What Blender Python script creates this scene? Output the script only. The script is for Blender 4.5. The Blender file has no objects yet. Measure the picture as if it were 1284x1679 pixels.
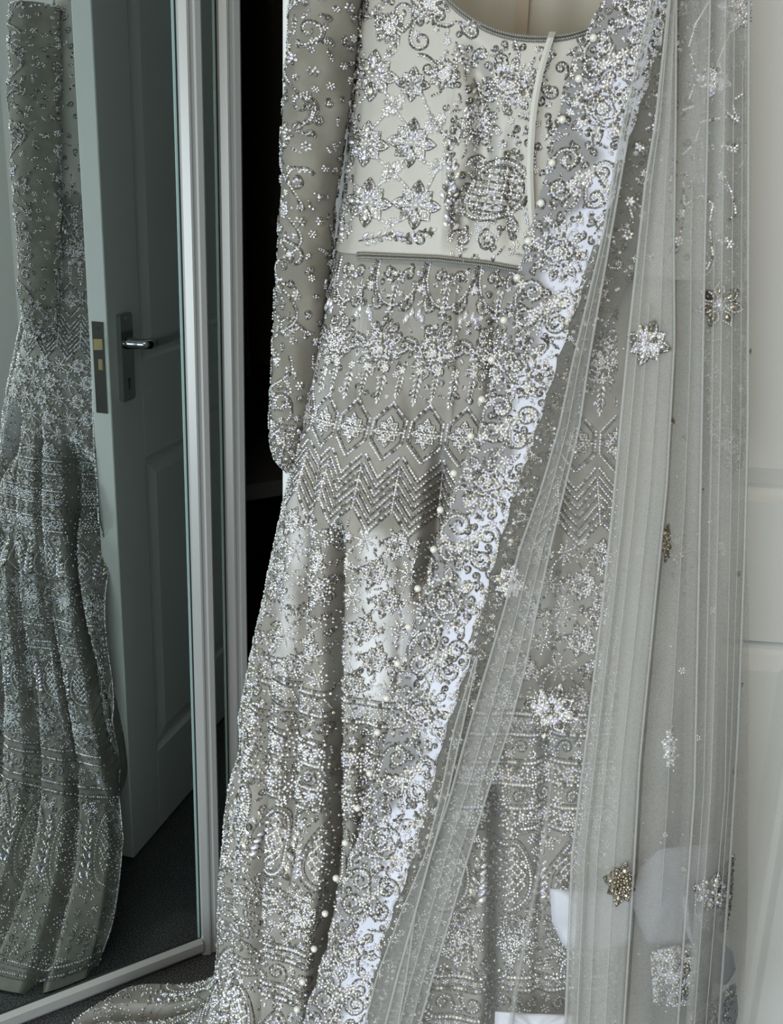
import bpy, math, random
import numpy as np
from mathutils import Vector, Matrix
from mathutils.bvhtree import BVHTree

random.seed(7); RNG = np.random.default_rng(7)
SC = bpy.context.scene
COL = SC.collection

# ------------------------------------------------------------------ camera
PW, PH = 1284, 1679
FPX, PITCH, ROLL, CAMH = 1835.26, 0.3215, 0.0324, 1.3444
cp, sp, cr, sr = math.cos(PITCH), math.sin(PITCH), math.cos(ROLL), math.sin(ROLL)
C_F = np.array([0, cp, -sp]); _rt = np.array([1., 0, 0]); _up = np.array([0, sp, cp])
C_R = cr*_rt + sr*_up; C_U = -sr*_rt + cr*_up
CAM = np.array([0, 0, CAMH])
cd = bpy.data.cameras.new('camera'); cam = bpy.data.objects.new('camera', cd); COL.objects.link(cam)
cam.matrix_world = Matrix(((C_R[0], C_U[0], -C_F[0], CAM[0]), (C_R[1], C_U[1], -C_F[1], CAM[1]),
                           (C_R[2], C_U[2], -C_F[2], CAM[2]), (0, 0, 0, 1)))
cd.sensor_fit = 'VERTICAL'; cd.sensor_height = 24.0; cd.lens = 24.0*FPX/PH
cd.clip_start = 0.02; cd.clip_end = 50
SC.camera = cam

# ------------------------------------------------------------------ layout frames
# room frame: m along the wardrobe front (to the right), d out of the mirror into the room
MTH = 0.5962
M_O = np.array([-0.31, 1.5801, 0.]); M_D = np.array([math.cos(MTH), math.sin(MTH), 0]); M_N = np.array([math.sin(MTH), -math.cos(MTH), 0])
def RM(m, d, z): return M_O + m*M_D + d*M_N + np.array([0, 0, z])
# door frame: s along the open room door from its free edge, w out of its front face
PHI = -0.101
D_O = np.array([-0.1327, 1.2925, 0.]); D_D = np.array([math.cos(PHI), math.sin(PHI), 0]); D_N = np.array([math.sin(PHI), -math.cos(PHI), 0])
def DR(s, w, z): return D_O + s*D_D + w*D_N + np.array([0, 0, z])
def sw(P):
    P = np.asarray(P) - D_O
    return P @ D_D, P @ D_N, P[..., 2]

# ------------------------------------------------------------------ world, lights, exposure
W = bpy.data.worlds.new('world'); SC.world = W; W.use_nodes = True
W.node_tree.nodes['Background'].inputs[0].default_value = (0.75, 0.88, 1.0, 1); W.node_tree.nodes['Background'].inputs[1].default_value = 0.6
def area(name, loc, target, sx, sy, power, col, spread=180):
    l = bpy.data.lights.new(name, 'AREA'); l.shape = 'RECTANGLE'; l.size = sx; l.size_y = sy; l.energy = power; l.color = col; l.spread = math.radians(spread)
    o = bpy.data.objects.new(name, l); COL.objects.link(o); o.location = loc
    dv = Vector(target) - Vector(loc); o.rotation_euler = dv.to_track_quat('-Z', 'Y').to_euler(); return o
area('window_daylight', RM(-2.22, 1.50, .80), RM(0, .7, 0.75), 2.4, 1.35, 78, (0.83, 0.935, 1.0))
area('added_warm_top_fill', RM(-0.9, 1.7, 2.33), RM(-0.9, 1.7, 0), 0.3, 0.3, 12, (1.0, 0.84, 0.62))  # added fill with no fixture, warms the upper parts of the scene
fl = bpy.data.lights.new('phone_torch', 'POINT'); fl.energy = 0.5; fl.shadow_soft_size = 0.006; fl.color = (1, .97, .92)
flo = bpy.data.objects.new('phone_torch', fl); COL.objects.link(flo); flo.location = (0.03, -0.02, 1.40)
SC.view_settings.view_transform = 'Standard'; SC.view_settings.look = 'None'
SC.view_settings.exposure = 0.0; SC.view_settings.gamma = 1.0; SC.view_settings.use_curve_mapping = False
SC.cycles.use_denoising = True
SC.cycles.max_bounces = 10; SC.cycles.transparent_max_bounces = 24; SC.cycles.caustics_reflective = True; SC.cycles.caustics_refractive = False

# ------------------------------------------------------------------ materials
def mat(name, color=(.8, .8, .8), rough=.5, metal=0., spec=.5, noise=None, bump=None, sheen=0.):
    m = bpy.data.materials.new(name); m.use_nodes = True; nt = m.node_tree; b = nt.nodes['Principled BSDF']
    b.inputs['Base Color'].default_value = (*color, 1); b.inputs['Roughness'].default_value = rough; b.inputs['Metallic'].default_value = metal
    b.inputs['Specular IOR Level'].default_value = spec
    if sheen: b.inputs['Sheen Weight'].default_value = sheen
    tc = nt.nodes.new('ShaderNodeTexCoord')
    if noise:
        sc_, c2, lo, hi = noise
        n = nt.nodes.new('ShaderNodeTexNoise'); n.inputs['Scale'].default_value = sc_; n.inputs['Detail'].default_value = 4
        nt.links.new(tc.outputs['Object'], n.inputs['Vector'])
        r = nt.nodes.new('ShaderNodeValToRGB'); r.color_ramp.elements[0].position = lo; r.color_ramp.elements[1].position = hi
        r.color_ramp.elements[0].color = (*color, 1); r.color_ramp.elements[1].color = (*c2, 1)
        nt.links.new(n.outputs['Fac'], r.inputs[0]); nt.links.new(r.outputs[0], b.inputs['Base Color'])
    if bump:
        sc_, st, di = bump
        n = nt.nodes.new('ShaderNodeTexNoise'); n.inputs['Scale'].default_value = sc_; n.inputs['Detail'].default_value = 3
        nt.links.new(tc.outputs['Object'], n.inputs['Vector'])
        bp = nt.nodes.new('ShaderNodeBump'); bp.inputs['Strength'].default_value = st; bp.inputs['Distance'].default_value = di
        nt.links.new(n.outputs['Fac'], bp.inputs['Height']); nt.links.new(bp.outputs[0], b.inputs['Normal'])
    return m
def bead_mat(name, stops, rough, metal):
    m = mat(name, rough=rough, metal=metal); nt = m.node_tree; b = nt.nodes['Principled BSDF']
    g = nt.nodes.new('ShaderNodeNewGeometry'); r = nt.nodes.new('ShaderNodeValToRGB'); r.color_ramp.interpolation = 'LINEAR'
    el = r.color_ramp.elements
    while len(el) < len(stops): el.new(.5)
    for e, (p, c) in zip(el, stops): e.position = p; e.color = (*c, 1)
    nt.links.new(g.outputs['Random Per Island'], r.inputs[0]); nt.links.new(r.outputs[0], b.inputs['Base Color'])
    return m
M = {}
M['wall'] = mat('wall_paint', (.52, .53, .51), .85, bump=(60, .05, .002))
M['ceil'] = mat('ceiling_paint', (.75, .74, .72), .9, bump=(60, .05, .002))
M['door'] = mat('white_door_gloss_paint', (.80, .80, .775), .38, bump=(240, .05, .0006))
M['carpet'] = mat('charcoal_carpet', (.045, .048, .050), .95, spec=.1, noise=(420, (.25, .26, .265), .42, .70), bump=(420, 1., .004))
M['frame'] = mat('satin_aluminium_white', (.55, .555, .54), .30, metal=.35, bump=(30, .03, .001))
M['gasket'] = mat('dark_rubber_gasket', (.02, .025, .025), .5, bump=(90, .05, .001))
M['edgeglass'] = mat('polished_glass_edge', (.55, .75, .72), .15, metal=.3, bump=(40, .02, .0005))
M['mirror'] = mat('silvered_mirror', (.675, .73, .715), .0, metal=1.)
M['chrome'] = mat('chrome_plate', (.42, .43, .43), .16, metal=1., bump=(60, .02, .0005))
M['brass'] = mat('brass_bolt', (.70, .54, .30), .32, metal=.85, bump=(90, .05, .0005))
M['dark'] = mat('wardrobe_lining_shade_black', (.004, .004, .004), .8, spec=.1, bump=(30, .1, .002))  # near-black: the shade inside the wardrobe is put into the colour
M['shelf'] = mat('dark_shelf_board', (.05, .05, .05), .6, bump=(30, .1, .002))
M['black_cloth'] = mat('black_garment_cloth', (.006, .005, .004), .9, spec=.15, noise=(40, (.022, .015, .009), .6, .8), bump=(160, .4, .002))
M['satin'] = mat('ivory_satin', (.52, .50, .455), .42, spec=.35, noise=(18, (.45, .432, .385), .45, .8), bump=(900, .12, .0006), sheen=.1)
M['lining'] = mat('cream_lining', (.50, .47, .39), .6, spec=.25, bump=(700, .1, .0005))
M['tape'] = mat('cream_hanging_tape', (.60, .585, .53), .5, bump=(1400, .25, .0006))
M['seam'] = mat('tan_seam_tape', (.42, .34, .25), .6, bump=(900, .2, .0005))
M['cord'] = bead_mat('antique_silver_purl', [(0, (.10, .095, .085)), (.5, (.22, .21, .19)), (1, (.42, .41, .39))], .34, .85)
M['bead'] = bead_mat('silver_cut_beads', [(0, (.12, .105, .085)), (.18, (.34, .32, .29)), (.34, (.70, .68, .66)), (.56, (.86, .85, .86)), (.72, (.76, .73, .90)), (.86, (.93, .92, .90)), (1, (.92, .84, .68))], .22, .58)
M['bronze'] = bead_mat('dark_bronze_beads', [(0, (.10, .085, .06)), (.6, (.30, .26, .20)), (1, (.62, .56, .46))], .25, .85)  # dark bronze beads, tone varies at random per bead
M['piping'] = mat('silver_grey_piping', (.26, .25, .225), .45, metal=.5, bump=(900, .3, .0005))
M['pearl'] = mat('ivory_pearl', (.80, .775, .70), .18, spec=.8, bump=(400, .02, .0002)); M['pearl'].node_tree.nodes['Principled BSDF'].inputs['Coat Weight'].default_value = .6
def border_mat():
    m = mat('border_satin_and_net', rough=.5, spec=.3, bump=(900, .15, .0006)); nt = m.node_tree; b = nt.nodes['Principled BSDF']
    a = nt.nodes.new('ShaderNodeAttribute'); a.attribute_name = 'satin'; mx = nt.nodes.new('ShaderNodeMix'); mx.data_type = 'RGBA'
    mx.inputs['A'].default_value = (.255, .25, .25, 1); mx.inputs['B'].default_value = (.66, .67, .76, 1)
    nt.links.new(a.outputs['Fac'], mx.inputs['Factor']); nt.links.new(mx.outputs['Result'], b.inputs['Base Color']); return m
M['bcloth'] = border_mat()
M['bsatin'] = mat('lavender_white_satin', (.66, .665, .735), .40, spec=.4, noise=(14, (.58, .59, .66), .45, .8), bump=(900, .12, .0006))
M['petal'] = mat('cream_applique_petal', (.42, .39, .30), .7, bump=(900, .2, .0005))
def net_mat(name, col, alpha, scale=900):
    m = bpy.data.materials.new(name); m.use_nodes = True; nt = m.node_tree; nt.nodes.clear()
    out = nt.nodes.new('ShaderNodeOutputMaterial'); tr = nt.nodes.new('ShaderNodeBsdfTransparent')
    df = nt.nodes.new('ShaderNodeBsdfDiffuse'); tl = nt.nodes.new('ShaderNodeBsdfTranslucent'); mx = nt.nodes.new('ShaderNodeMixShader'); m2 = nt.nodes.new('ShaderNodeMixShader')
    tc = nt.nodes.new('ShaderNodeTexCoord'); n = nt.nodes.new('ShaderNodeTexNoise'); n.inputs['Scale'].default_value = scale; n.inputs['Detail'].default_value = 2
    mr = nt.nodes.new('ShaderNodeMapRange'); mr.inputs['From Min'].default_value = .3; mr.inputs['From Max'].default_value = .7
    mr.inputs['To Min'].default_value = alpha*.8; mr.inputs['To Max'].default_value = min(1, alpha*1.2)
    df.inputs[0].default_value = (*col, 1); tl.inputs[0].default_value = (*col, 1); mx.inputs[0].default_value = .35
    L = nt.links.new
    L(tc.outputs['Object'], n.inputs['Vector']); L(n.outputs['Fac'], mr.inputs['Value']); L(mr.outputs[0], m2.inputs[0])
    L(df.outputs[0], mx.inputs[1]); L(tl.outputs[0], mx.inputs[2]); L(tr.outputs[0], m2.inputs[1]); L(mx.outputs[0], m2.inputs[2]); L(m2.outputs[0], out.inputs[0])
    return m
M['veil'] = net_mat('bridal_net', (.68, .675, .65), .36)
M['thin'] = net_mat('single_bridal_net', (.68, .675, .65), .15)
M['hem'] = net_mat('doubled_net_edge', (.80, .80, .78), .42)
M['organza'] = net_mat('lavender_organza', (.62, .62, .68), .62)
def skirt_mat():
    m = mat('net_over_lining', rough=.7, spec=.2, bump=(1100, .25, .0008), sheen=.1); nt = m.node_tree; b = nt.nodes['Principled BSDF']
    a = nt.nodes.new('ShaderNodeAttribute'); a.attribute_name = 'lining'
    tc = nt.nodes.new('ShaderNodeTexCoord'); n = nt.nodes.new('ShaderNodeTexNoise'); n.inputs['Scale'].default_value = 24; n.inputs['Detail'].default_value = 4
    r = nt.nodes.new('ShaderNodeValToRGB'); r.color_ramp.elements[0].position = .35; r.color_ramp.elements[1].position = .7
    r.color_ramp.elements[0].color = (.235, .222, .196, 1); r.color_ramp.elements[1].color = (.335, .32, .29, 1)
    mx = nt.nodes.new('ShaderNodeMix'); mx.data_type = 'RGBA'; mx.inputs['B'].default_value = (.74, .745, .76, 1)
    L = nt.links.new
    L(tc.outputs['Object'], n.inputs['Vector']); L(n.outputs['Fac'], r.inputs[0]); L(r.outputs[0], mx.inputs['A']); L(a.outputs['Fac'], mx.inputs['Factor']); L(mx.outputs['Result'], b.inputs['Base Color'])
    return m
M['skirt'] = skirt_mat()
M['sleeve'] = mat('taupe_sleeve_net', (.21, .197, .165), .75, spec=.2, noise=(30, (.30, .283, .245), .4, .75), bump=(1100, .25, .0008), sheen=.1)

# ------------------------------------------------------------------ object helpers
def mesh_obj(name, V, F, m, parent=None, smooth=False, kind=None):
    me = bpy.data.meshes.new(name); me.from_pydata([tuple(v) for v in V], [], [tuple(f) for f in F]); me.update()
    if m: me.materials.append(m)
    if smooth: me.shade_smooth()
    o = bpy.data.objects.new(name, me); COL.objects.link(o)
    if parent is not None:
        o.parent = parent; o.matrix_parent_inverse = Matrix.Translation(-parent.matrix_basis.translation) if parent.matrix_basis.translation.length else Matrix()
    if kind: o['kind'] = kind
    return o
def empty(name, loc, label, cat, group=None):
    o = bpy.data.objects.new(name, None); COL.objects.link(o); o.location = Vector(loc); o.empty_display_size = .1
    o['label'] = label; o['category'] = cat
    if group: o['group'] = group
    return o
def box_vf(fr, a, b, bev=0.):
    """box in a frame function fr(x, y, z), chamfered along its long corners when bev > 0"""
    (x0, y0, z0), (x1, y1, z1) = a, b
    if bev <= 0:
        V = [fr(x, y, z) for z in (z0, z1) for x, y in ((x0, y0), (x1, y0), (x1, y1), (x0, y1))]
        return V, [(0, 3, 2, 1), (4, 5, 6, 7), (0, 1, 5, 4), (1, 2, 6, 5), (2, 3, 7, 6), (3, 0, 4, 7)]
    lp = [(x0+bev, y0), (x1-bev, y0), (x1, y0+bev), (x1, y1-bev), (x1-bev, y1), (x0+bev, y1), (x0, y1-bev), (x0, y0+bev)]
    V = [fr(x, y, z) for z in (z0, z1) for x, y in lp]
    return V, [tuple(range(7, -1, -1)), tuple(range(8, 16))] + [(i, (i+1) % 8, 8+(i+1) % 8, 8+i) for i in range(8)]
class MB:
    def __init__(s): s.V = []; s.F = []
    def add(s, V, F):
        o = len(s.V); s.V += [tuple(v) for v in V]; s.F += [tuple(i+o for i in f) for f in F]; return s
    def box(s, fr, a, b, bev=0.): return s.add(*box_vf(fr, a, b, bev))
    def tube(s, pts, r, n=8, caps=True):
        pts = [np.asarray(p, float) for p in pts]; V = []; F = []; ref = None
        for i, p in enumerate(pts):
            t = pts[min(i+1, len(pts)-1)] - pts[max(i-1, 0)]; t = t/(np.linalg.norm(t)+1e-12)
            if ref is None: ref = np.cross(t, [0, 0, 1.]) if abs(t[2]) < .9 else np.cross(t, [1., 0, 0])
            a = ref - (ref @ t)*t; a /= np.linalg.norm(a); ref = a; b = np.cross(t, a); rr = r[i] if hasattr(r, '__len__') else r
            V += [p + rr*(math.cos(2*math.pi*k/n)*a + math.sin(2*math.pi*k/n)*b) for k in range(n)]
        for i in range(len(pts)-1):
            F += [(i*n+k, i*n+(k+1) % n, (i+1)*n+(k+1) % n, (i+1)*n+k) for k in range(n)]
        if caps: F += [tuple(range(n-1, -1, -1)), tuple(range((len(pts)-1)*n, len(pts)*n))]
        return s.add(V, F)
    def obj(s, name, m, parent=None, smooth=False, kind=None): return mesh_obj(name, s.V, s.F, m, parent, smooth, kind)
def boxo(name, fr, a, b, m, parent=None, bev=0., kind=None): return MB().box(fr, a, b, bev).obj(name, m, parent, kind=kind)
def grid_obj(name, P, m, parent=None, keep=None, smooth=True, kind=None):
    r, c = P.shape[:2]; V = P.reshape(-1, 3)
    F = [(i*c+j, i*c+j+1, (i+1)*c+j+1, (i+1)*c+j) for i in range(r-1) for j in range(c-1) if keep is None or keep[i, j]]
    return mesh_obj(name, V, F, m, parent, smooth, kind)

# ------------------------------------------------------------------ the room
WZ = 2.35
boxo('floor', RM, (-2.4, -.75, -.05), (1.9, 3.3, 0), M['carpet'], kind='structure')
boxo('ceiling', RM, (-2.4, -.75, WZ), (1.9, 3.3, WZ+.05), M['ceil'], kind='structure')
boxo('wall_back', RM, (-2.4, 3.2, 0), (1.9, 3.3, WZ), M['wall'], kind='structure')
w_ = MB().box(RM, (-2.4, -.75, 0), (-2.3, 0.28, WZ)).box(RM, (-2.4, 2.80, 0), (-2.3, 3.2, WZ)).box(RM, (-2.4, 0.28, 0), (-2.3, 2.80, .10)).box(RM, (-2.4, 0.28, 1.54), (-2.3, 2.80, WZ)).obj('wall_left', M['wall'], kind='structure')
wf = MB()
for a, b in (((-2.4, 0.28, .10), (-2.34, 0.33, 1.54)), ((-2.4, 2.75, .10), (-2.34, 2.80, 1.54)), ((-2.4, 0.33, .10), (-2.34, 2.75, .15)), ((-2.4, 0.33, 1.49), (-2.34, 2.75, 1.54)), ((-2.4, 1.52, .15), (-2.34, 1.56, 1.49))): wf.box(RM, a, b)
wo = wf.obj('window_1', M['door'], kind='structure')
boxo('pane', RM, (-2.375, 0.33, .15), (-2.37, 2.75, 1.49), M['edgeglass'], wo)
w_ = MB().box(RM, (.66, -.75, 0), (.76, .86, WZ)).box(RM, (.66, 1.70, 0), (.76, 3.2, WZ)).box(RM, (.66, .86, 2.06), (.76, 1.70, WZ)).obj('wall_right', M['wall'], kind='structure')
boxo('wall_hall', RM, (1.8, -.75, 0), (1.9, 3.2, WZ), M['wall'], kind='structure')
tr = MB().box(RM, (.62, .80, 0), (.66, .86, 2.12)).box(RM, (.62, 1.70, 0), (.66, 1.76, 2.12)).box(RM, (.62, .86, 2.06), (.66, 1.70, 2.12))
tr.obj('trim_1', M['door'], kind='structure')
boxo('wall_wardrobe_back', RM, (-2.4, -.75, 0), (1.9, -.70, WZ), M['dark'], kind='structure')
boxo('baseboard_back', RM, (-2.3, 3.18, 0), (.66, 3.2, .12), M['door'], kind='structure')

# ------------------------------------------------------------------ the open room door (4 raised panels)
door = bpy.data.objects.new('door_1', None); COL.objects.link(door); door.location = Vector(DR(0, 0, 0)); door['kind'] = 'structure'
door['label'] = 'white panelled room door standing open behind the gown'
DT, DW, DZ0, DZ1 = .035, .762, .008, 1.981
sx = [0, .1104, .331, .431, .6516, DW]; zx = [DZ0, .1796, .785, .960, 1.86, DZ1]
def door_panel(s0, s1, z0, z1, side):
    """moulded raised panel: outer edge, sunk groove, bevel up to the field"""
    fr = (lambda s, w, z: DR(s, w, z)) if side > 0 else (lambda s, w, z: DR(s, -DT-w, z))
    rings = [(0, 0), (.006, -.009), (.014, -.009), (.020, -.006), (.040, -.001), (.044, -.001)]
    V = []; F = []
    for i, w in rings: V += [fr(s0+i, w, z0+i), fr(s1-i, w, z0+i), fr(s1-i, w, z1-i), fr(s0+i, w, z1-i)]
    for k in range(len(rings)-1):
        F += [(4*k+i, 4*k+(i+1) % 4, 4*k+4+(i+1) % 4, 4*k+4+i) for i in range(4)]
    F.append(tuple(4*(len(rings)-1)+i for i in range(4)))
    return V, F
def dbx(name, a, b, bev=.0015): return boxo(name, lambda s, w, z: DR(s, w, z), (a[0], -DT, a[1]), (b[0], 0, b[1]), M['door'], door, bev)
dbx('stile', (0, DZ0), (sx[1], DZ1)); dbx('stile', (sx[4], DZ0), (DW, DZ1))
for z0, z1 in ((zx[0], zx[1]), (zx[2], zx[3]), (zx[4], zx[5])): dbx('rail', (sx[1], z0), (sx[4], z1), 0)
for z0, z1 in ((zx[1], zx[2]), (zx[3], zx[4])):
    dbx('mullion', (sx[2], z0), (sx[3], z1), 0)
    for s0, s1 in ((sx[1], sx[2]), (sx[3], sx[4])):
        mb = MB()
        for sd in (1, -1): mb.add(*door_panel(s0, s1, z0, z1, sd))
        mb.obj('panel', M['door'], door)
# lock: face plate on the free edge with latch and bolt
def EDG(y, w, z): return DR(-y, -DT/2+w, z)       # y out of the edge
ZT = 1.0439
lp = boxo('lock_plate', lambda x, y, z: EDG(y, x, z), (-.011, 0, ZT-.1546), (.011, .0012, ZT), M['chrome'], door, .0004)
mb = MB()
mb.add([EDG(.001, .004, ZT-.046), EDG(.001, -.008, ZT-.046), EDG(.001, -.008, ZT-.028), EDG(.001, .004, ZT-.028), EDG(.010, .004, ZT-.046), EDG(.003, -.008, ZT-.046), EDG(.003, -.008, ZT-.028), EDG(.010, .004, ZT-.028)],
       [(0, 1, 2, 3), (4, 5, 6, 7), (0, 1, 5, 4), (1, 2, 6, 5), (2, 3, 7, 6), (3, 0, 4, 7)]).obj('latch', M['brass'], lp)
boxo('bolt', lambda x, y, z: EDG(y, x, z), (-.006, .0005, ZT-.080), (.001, .003, ZT-.062), M['brass'], lp)
mb = MB()
for zc in (ZT-.012, ZT-.143): mb.tube([EDG(.001, 0, zc), EDG(.0022, 0, zc)], .003, 10)
mb.obj('screw', M['chrome'], lp)
def handle(side):
    fr = (lambda s, w, z: DR(s, w, z)) if side > 0 else (lambda s, w, z: DR(s, -DT-w, z))
    s0, zc = .048, ZT-.041
    bp = boxo('handle_plate', lambda x, y, z: fr(x, z, y), (s0-.020, zc-.099, 0), (s0+.020, zc+.050, .009), M['chrome'], door, .004)
    lv = MB().tube([fr(s0, .006, zc), fr(s0, .014, zc), fr(s0, .03, zc), fr(s0+.002, .040, zc), fr(s0+.008, .047, zc), fr(s0+.018, .050, zc)], [.013, .010, .009, .009, .009, .009], 14)
    a, b = .008, .0055
    V = []; F = []
    for q, sc_ in ((.012, .9), (.03, 1), (.06, 1.05), (.104, 1.05), (.119, .9)):
        V += [fr(s0+q, .050+b*sc_*math.sin(t), zc+a*sc_*math.cos(t)) for t in np.linspace(0, 2*math.pi, 12, endpoint=False)]
    for k in range(4): F += [(12*k+i, 12*k+(i+1) % 12, 12*k+12+(i+1) % 12, 12*k+12+i) for i in range(12)]
    F += [tuple(range(11, -1, -1)), tuple(range(48, 60))]
    lv.add(V, F).obj('lever', M['chrome'], bp, True)
    kh = MB().box(lambda x, y, z: fr(x, z, y), (s0-.002, zc-.080, .0088), (s0+.002, zc-.064, .0095)); kh.tube([fr(s0, .0088, zc-.063), fr(s0, .0096, zc-.063)], .0035, 10); kh.obj('keyhole', M['gasket'], bp)
    sb = MB()
    for zz in (zc+.042, zc-.091): sb.tube([fr(s0, .0085, zz), fr(s0, .0105, zz)], .0035, 10)
    sb.obj('screw', M['chrome'], bp)
handle(-1); handle(1)
mb = MB()
for z in (.25, 1.0, 1.75): mb.tube([DR(DW+.004, .004, z-.045), DR(DW+.004, .004, z+.045)], .006, 10).box(DR, (DW-.002, -.03, z-.045), (DW+.002, .002, z+.045))
mb.obj('hinge', M['chrome'], door)

# ------------------------------------------------------------------ sliding mirror doors of the wardrobe
def mirror_door(name, m0, m1, d, label):
    t = empty(name, RM((m0+m1)/2, d, .0), label, 'wardrobe door', 'sliding mirror doors')
    z0, z1, sw_ = .012, 2.28, .025
    fr = lambda m, dd, z: RM(m, d+dd, z)
    boxo('mirror_pane', fr, (m0+sw_-.001, -.006, z0+.02), (m1-sw_+.001, 0, z1-.02), M['mirror'], t)
    for a, b in ((m0, m0+sw_), (m1-sw_, m1)):
        inner = b if a == m0 else a
        sgn = 1 if a == m0 else -1
        V = []; F = []
        prof = [(0, -.012), (0, .002), (.0015, .005), (.011, .010), (.014, .010), (.016, .0075), (.021, .0075), (.023, .010), (.031, .010), (.034, .007), (.034, -.012)]   # ribbed grip profile, inner side first
        for z in (z0-.008, z1): V += [fr(inner - sgn*q[0], q[1], z) for q in prof]
        k = len(prof)
        F = [(i, (i+1) % k, k+(i+1) % k, k+i) for i in range(k)] + [tuple(range(k)), tuple(range(2*k-1, k-1, -1))]
        o = mesh_obj('stile', V, F, M['frame'], t)
        boxo('glass_seal', fr, (min(inner, inner+sgn*.0025), 0, z0+.026), (max(inner, inner+sgn*.0025), .0015, z1-.03), M['gasket'], o)
        boxo('glass_bevel', fr, (min(inner+sgn*.0025, inner+sgn*.0055), 0, z0+.026), (max(inner+sgn*.0025, inner+sgn*.0055), .0012, z1-.03), M['edgeglass'], o)
    for a, b in ((z0, z0+.026), (z1-.03, z1)):
        V, F = [], []
        prof = [(a, -.012), (a, .008), (a+.004, .010), (b-.006, .010), (b, .002), (b, -.012)]
        for m in (m0+sw_, m1-sw_): V += [fr(m, q[1], q[0]) for q in prof]
        F = [(i, (i+1) % 6, 6+(i+1) % 6, 6+i) for i in range(6)] + [tuple(range(6)), tuple(range(11, 5, -1))]
        o = mesh_obj('rail', V, F, M['frame'], t)
        boxo('glass_seal', fr, (m0+sw_, 0, b if a == z0 else a-.002), (m1-sw_, .0015, b+.002 if a == z0 else a), M['gasket'], o)
    return t
mirror_door('mirror_door', -.92, .034, 0, 'front sliding wardrobe door, large mirror in a white metal frame reflecting the gown')
mirror_door('mirror_door', -.70, .113, -.045, 'rear sliding wardrobe door, narrow visible strip of mirror behind the front one')

# wardrobe carcass, shelf and clothes in the dark opening
wd = empty('wardrobe', RM(-.15, -.4, 0), 'dark open interior of the built-in wardrobe behind the mirror doors', 'wardrobe')
boxo('side_panel', RM, (-1.0, -.68, 0), (-.97, -.07, 2.3), M['dark'], wd)
boxo('side_panel', RM, (.62, -.68, 0), (.65, -.07, 2.3), M['dark'], wd)
boxo('back_panel', RM, (-.97, -.69, 0), (.62, -.67, 2.3), M['dark'], wd)
boxo('base_panel', RM, (-.97, -.68, .001), (.62, -.10, .03), M['dark'], wd)
boxo('top_panel', RM, (-.97, -.68, 2.3), (.62, .03, 2.34), M['dark'], wd)
boxo('shelf', RM, (-.97, -.66, .715), (.62, -.26, .745), M['shelf'], wd, .004)
MB().tube([RM(-.97, -.36, 1.9), RM(.62, -.36, 1.9)], .012, 12).obj('hanging_rail', M['shelf'], wd)
def garment(m, label):
    t = empty('dark_garment', RM(m, -.36, .95), label, 'garment', 'dark clothes in the wardrobe')
    P = np.zeros((24, 49, 3))
    for i in range(24):
        q = i/23; z = 1.76 - q*.78
        wd_ = .23*min(1, .25+3.2*q) if q < .24 else .23+.03*q
        for j in range(49):
            a = 2*math.pi*j/48
            P[i, j] = RM(m + (.022+.018*q)*math.sin(a)*(1+.25*math.cos(6*a+m*9)), -.36 + wd_*math.cos(a), z - .10*abs(math.cos(a))**2*(1-q))
    grid_obj('cloth', P, M['black_cloth'], t)
    MB().tube([RM(m, -.36-.17, 1.72), RM(m, -.36, 1.80), RM(m, -.36+.17, 1.72)], .007, 8).obj('hanger', M['shelf'], t)
    MB().tube([RM(m, -.36, 1.80), RM(m, -.36, 1.86), RM(m, -.385, 1.885), RM(m, -.375, 1.915), RM(m, -.36, 1.921), RM(m, -.345, 1.912)], .0025, 8).obj('hook', M['chrome'], t)
for k, m in enumerate((.16, .25, .35, .45)):
    garment(m, ['nearest black garment on the wardrobe rail beside the mirror stile', 'second black garment from the mirror stile on the wardrobe rail', 'third black garment from the mirror stile on the wardrobe rail', 'black garment hanging farthest right inside the dark wardrobe'][k])


# ------------------------------------------------------------------ layout rays (photo layout -> points on real surfaces)
def ray(x, y):
    return C_F + C_R*((x-PW/2)/FPX) - C_U*((y-PH/2)/FPX)
def project(P):
    d = np.asarray(P) - CAM; z = d @ C_F
    return PW/2 + FPX*(d @ C_R)/z, PH/2 - FPX*(d @ C_U)/z
def hit_w(x, y, w):
    d = ray(x, y); t = (w - ((CAM - D_O) @ D_N))/(d @ D_N); P = CAM + t*d
    return (P-D_O) @ D_D, P[2]
def pl(knots):
    k = np.array(knots, float); return lambda y: np.interp(y, k[:, 0], k[:, 1])
def catmull(C, n):
    C = np.asarray(C, float); k = len(C); Q = np.vstack([2*C[0]-C[1], C, 2*C[-1]-C[-2]])
    t = np.linspace(0, k-1-1e-9, n); i = t.astype(int); f = (t-i)[:, None]
    p0, p1, p2, p3 = Q[i], Q[i+1], Q[i+2], Q[i+3]
    return .5*(2*p1 + (p2-p0)*f + (2*p0-5*p1+4*p2-p3)*f**2 + (3*p1-p0-3*p2+p3)*f**3)
def arc(C, n):
    d = catmull(C, 500); L = np.r_[0, np.cumsum(np.linalg.norm(np.diff(d, axis=0), axis=1))]
    u = np.linspace(0, L[-1], n); return np.stack([np.interp(u, L, d[:, k]) for k in range(d.shape[1])], 1), L[-1]
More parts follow.
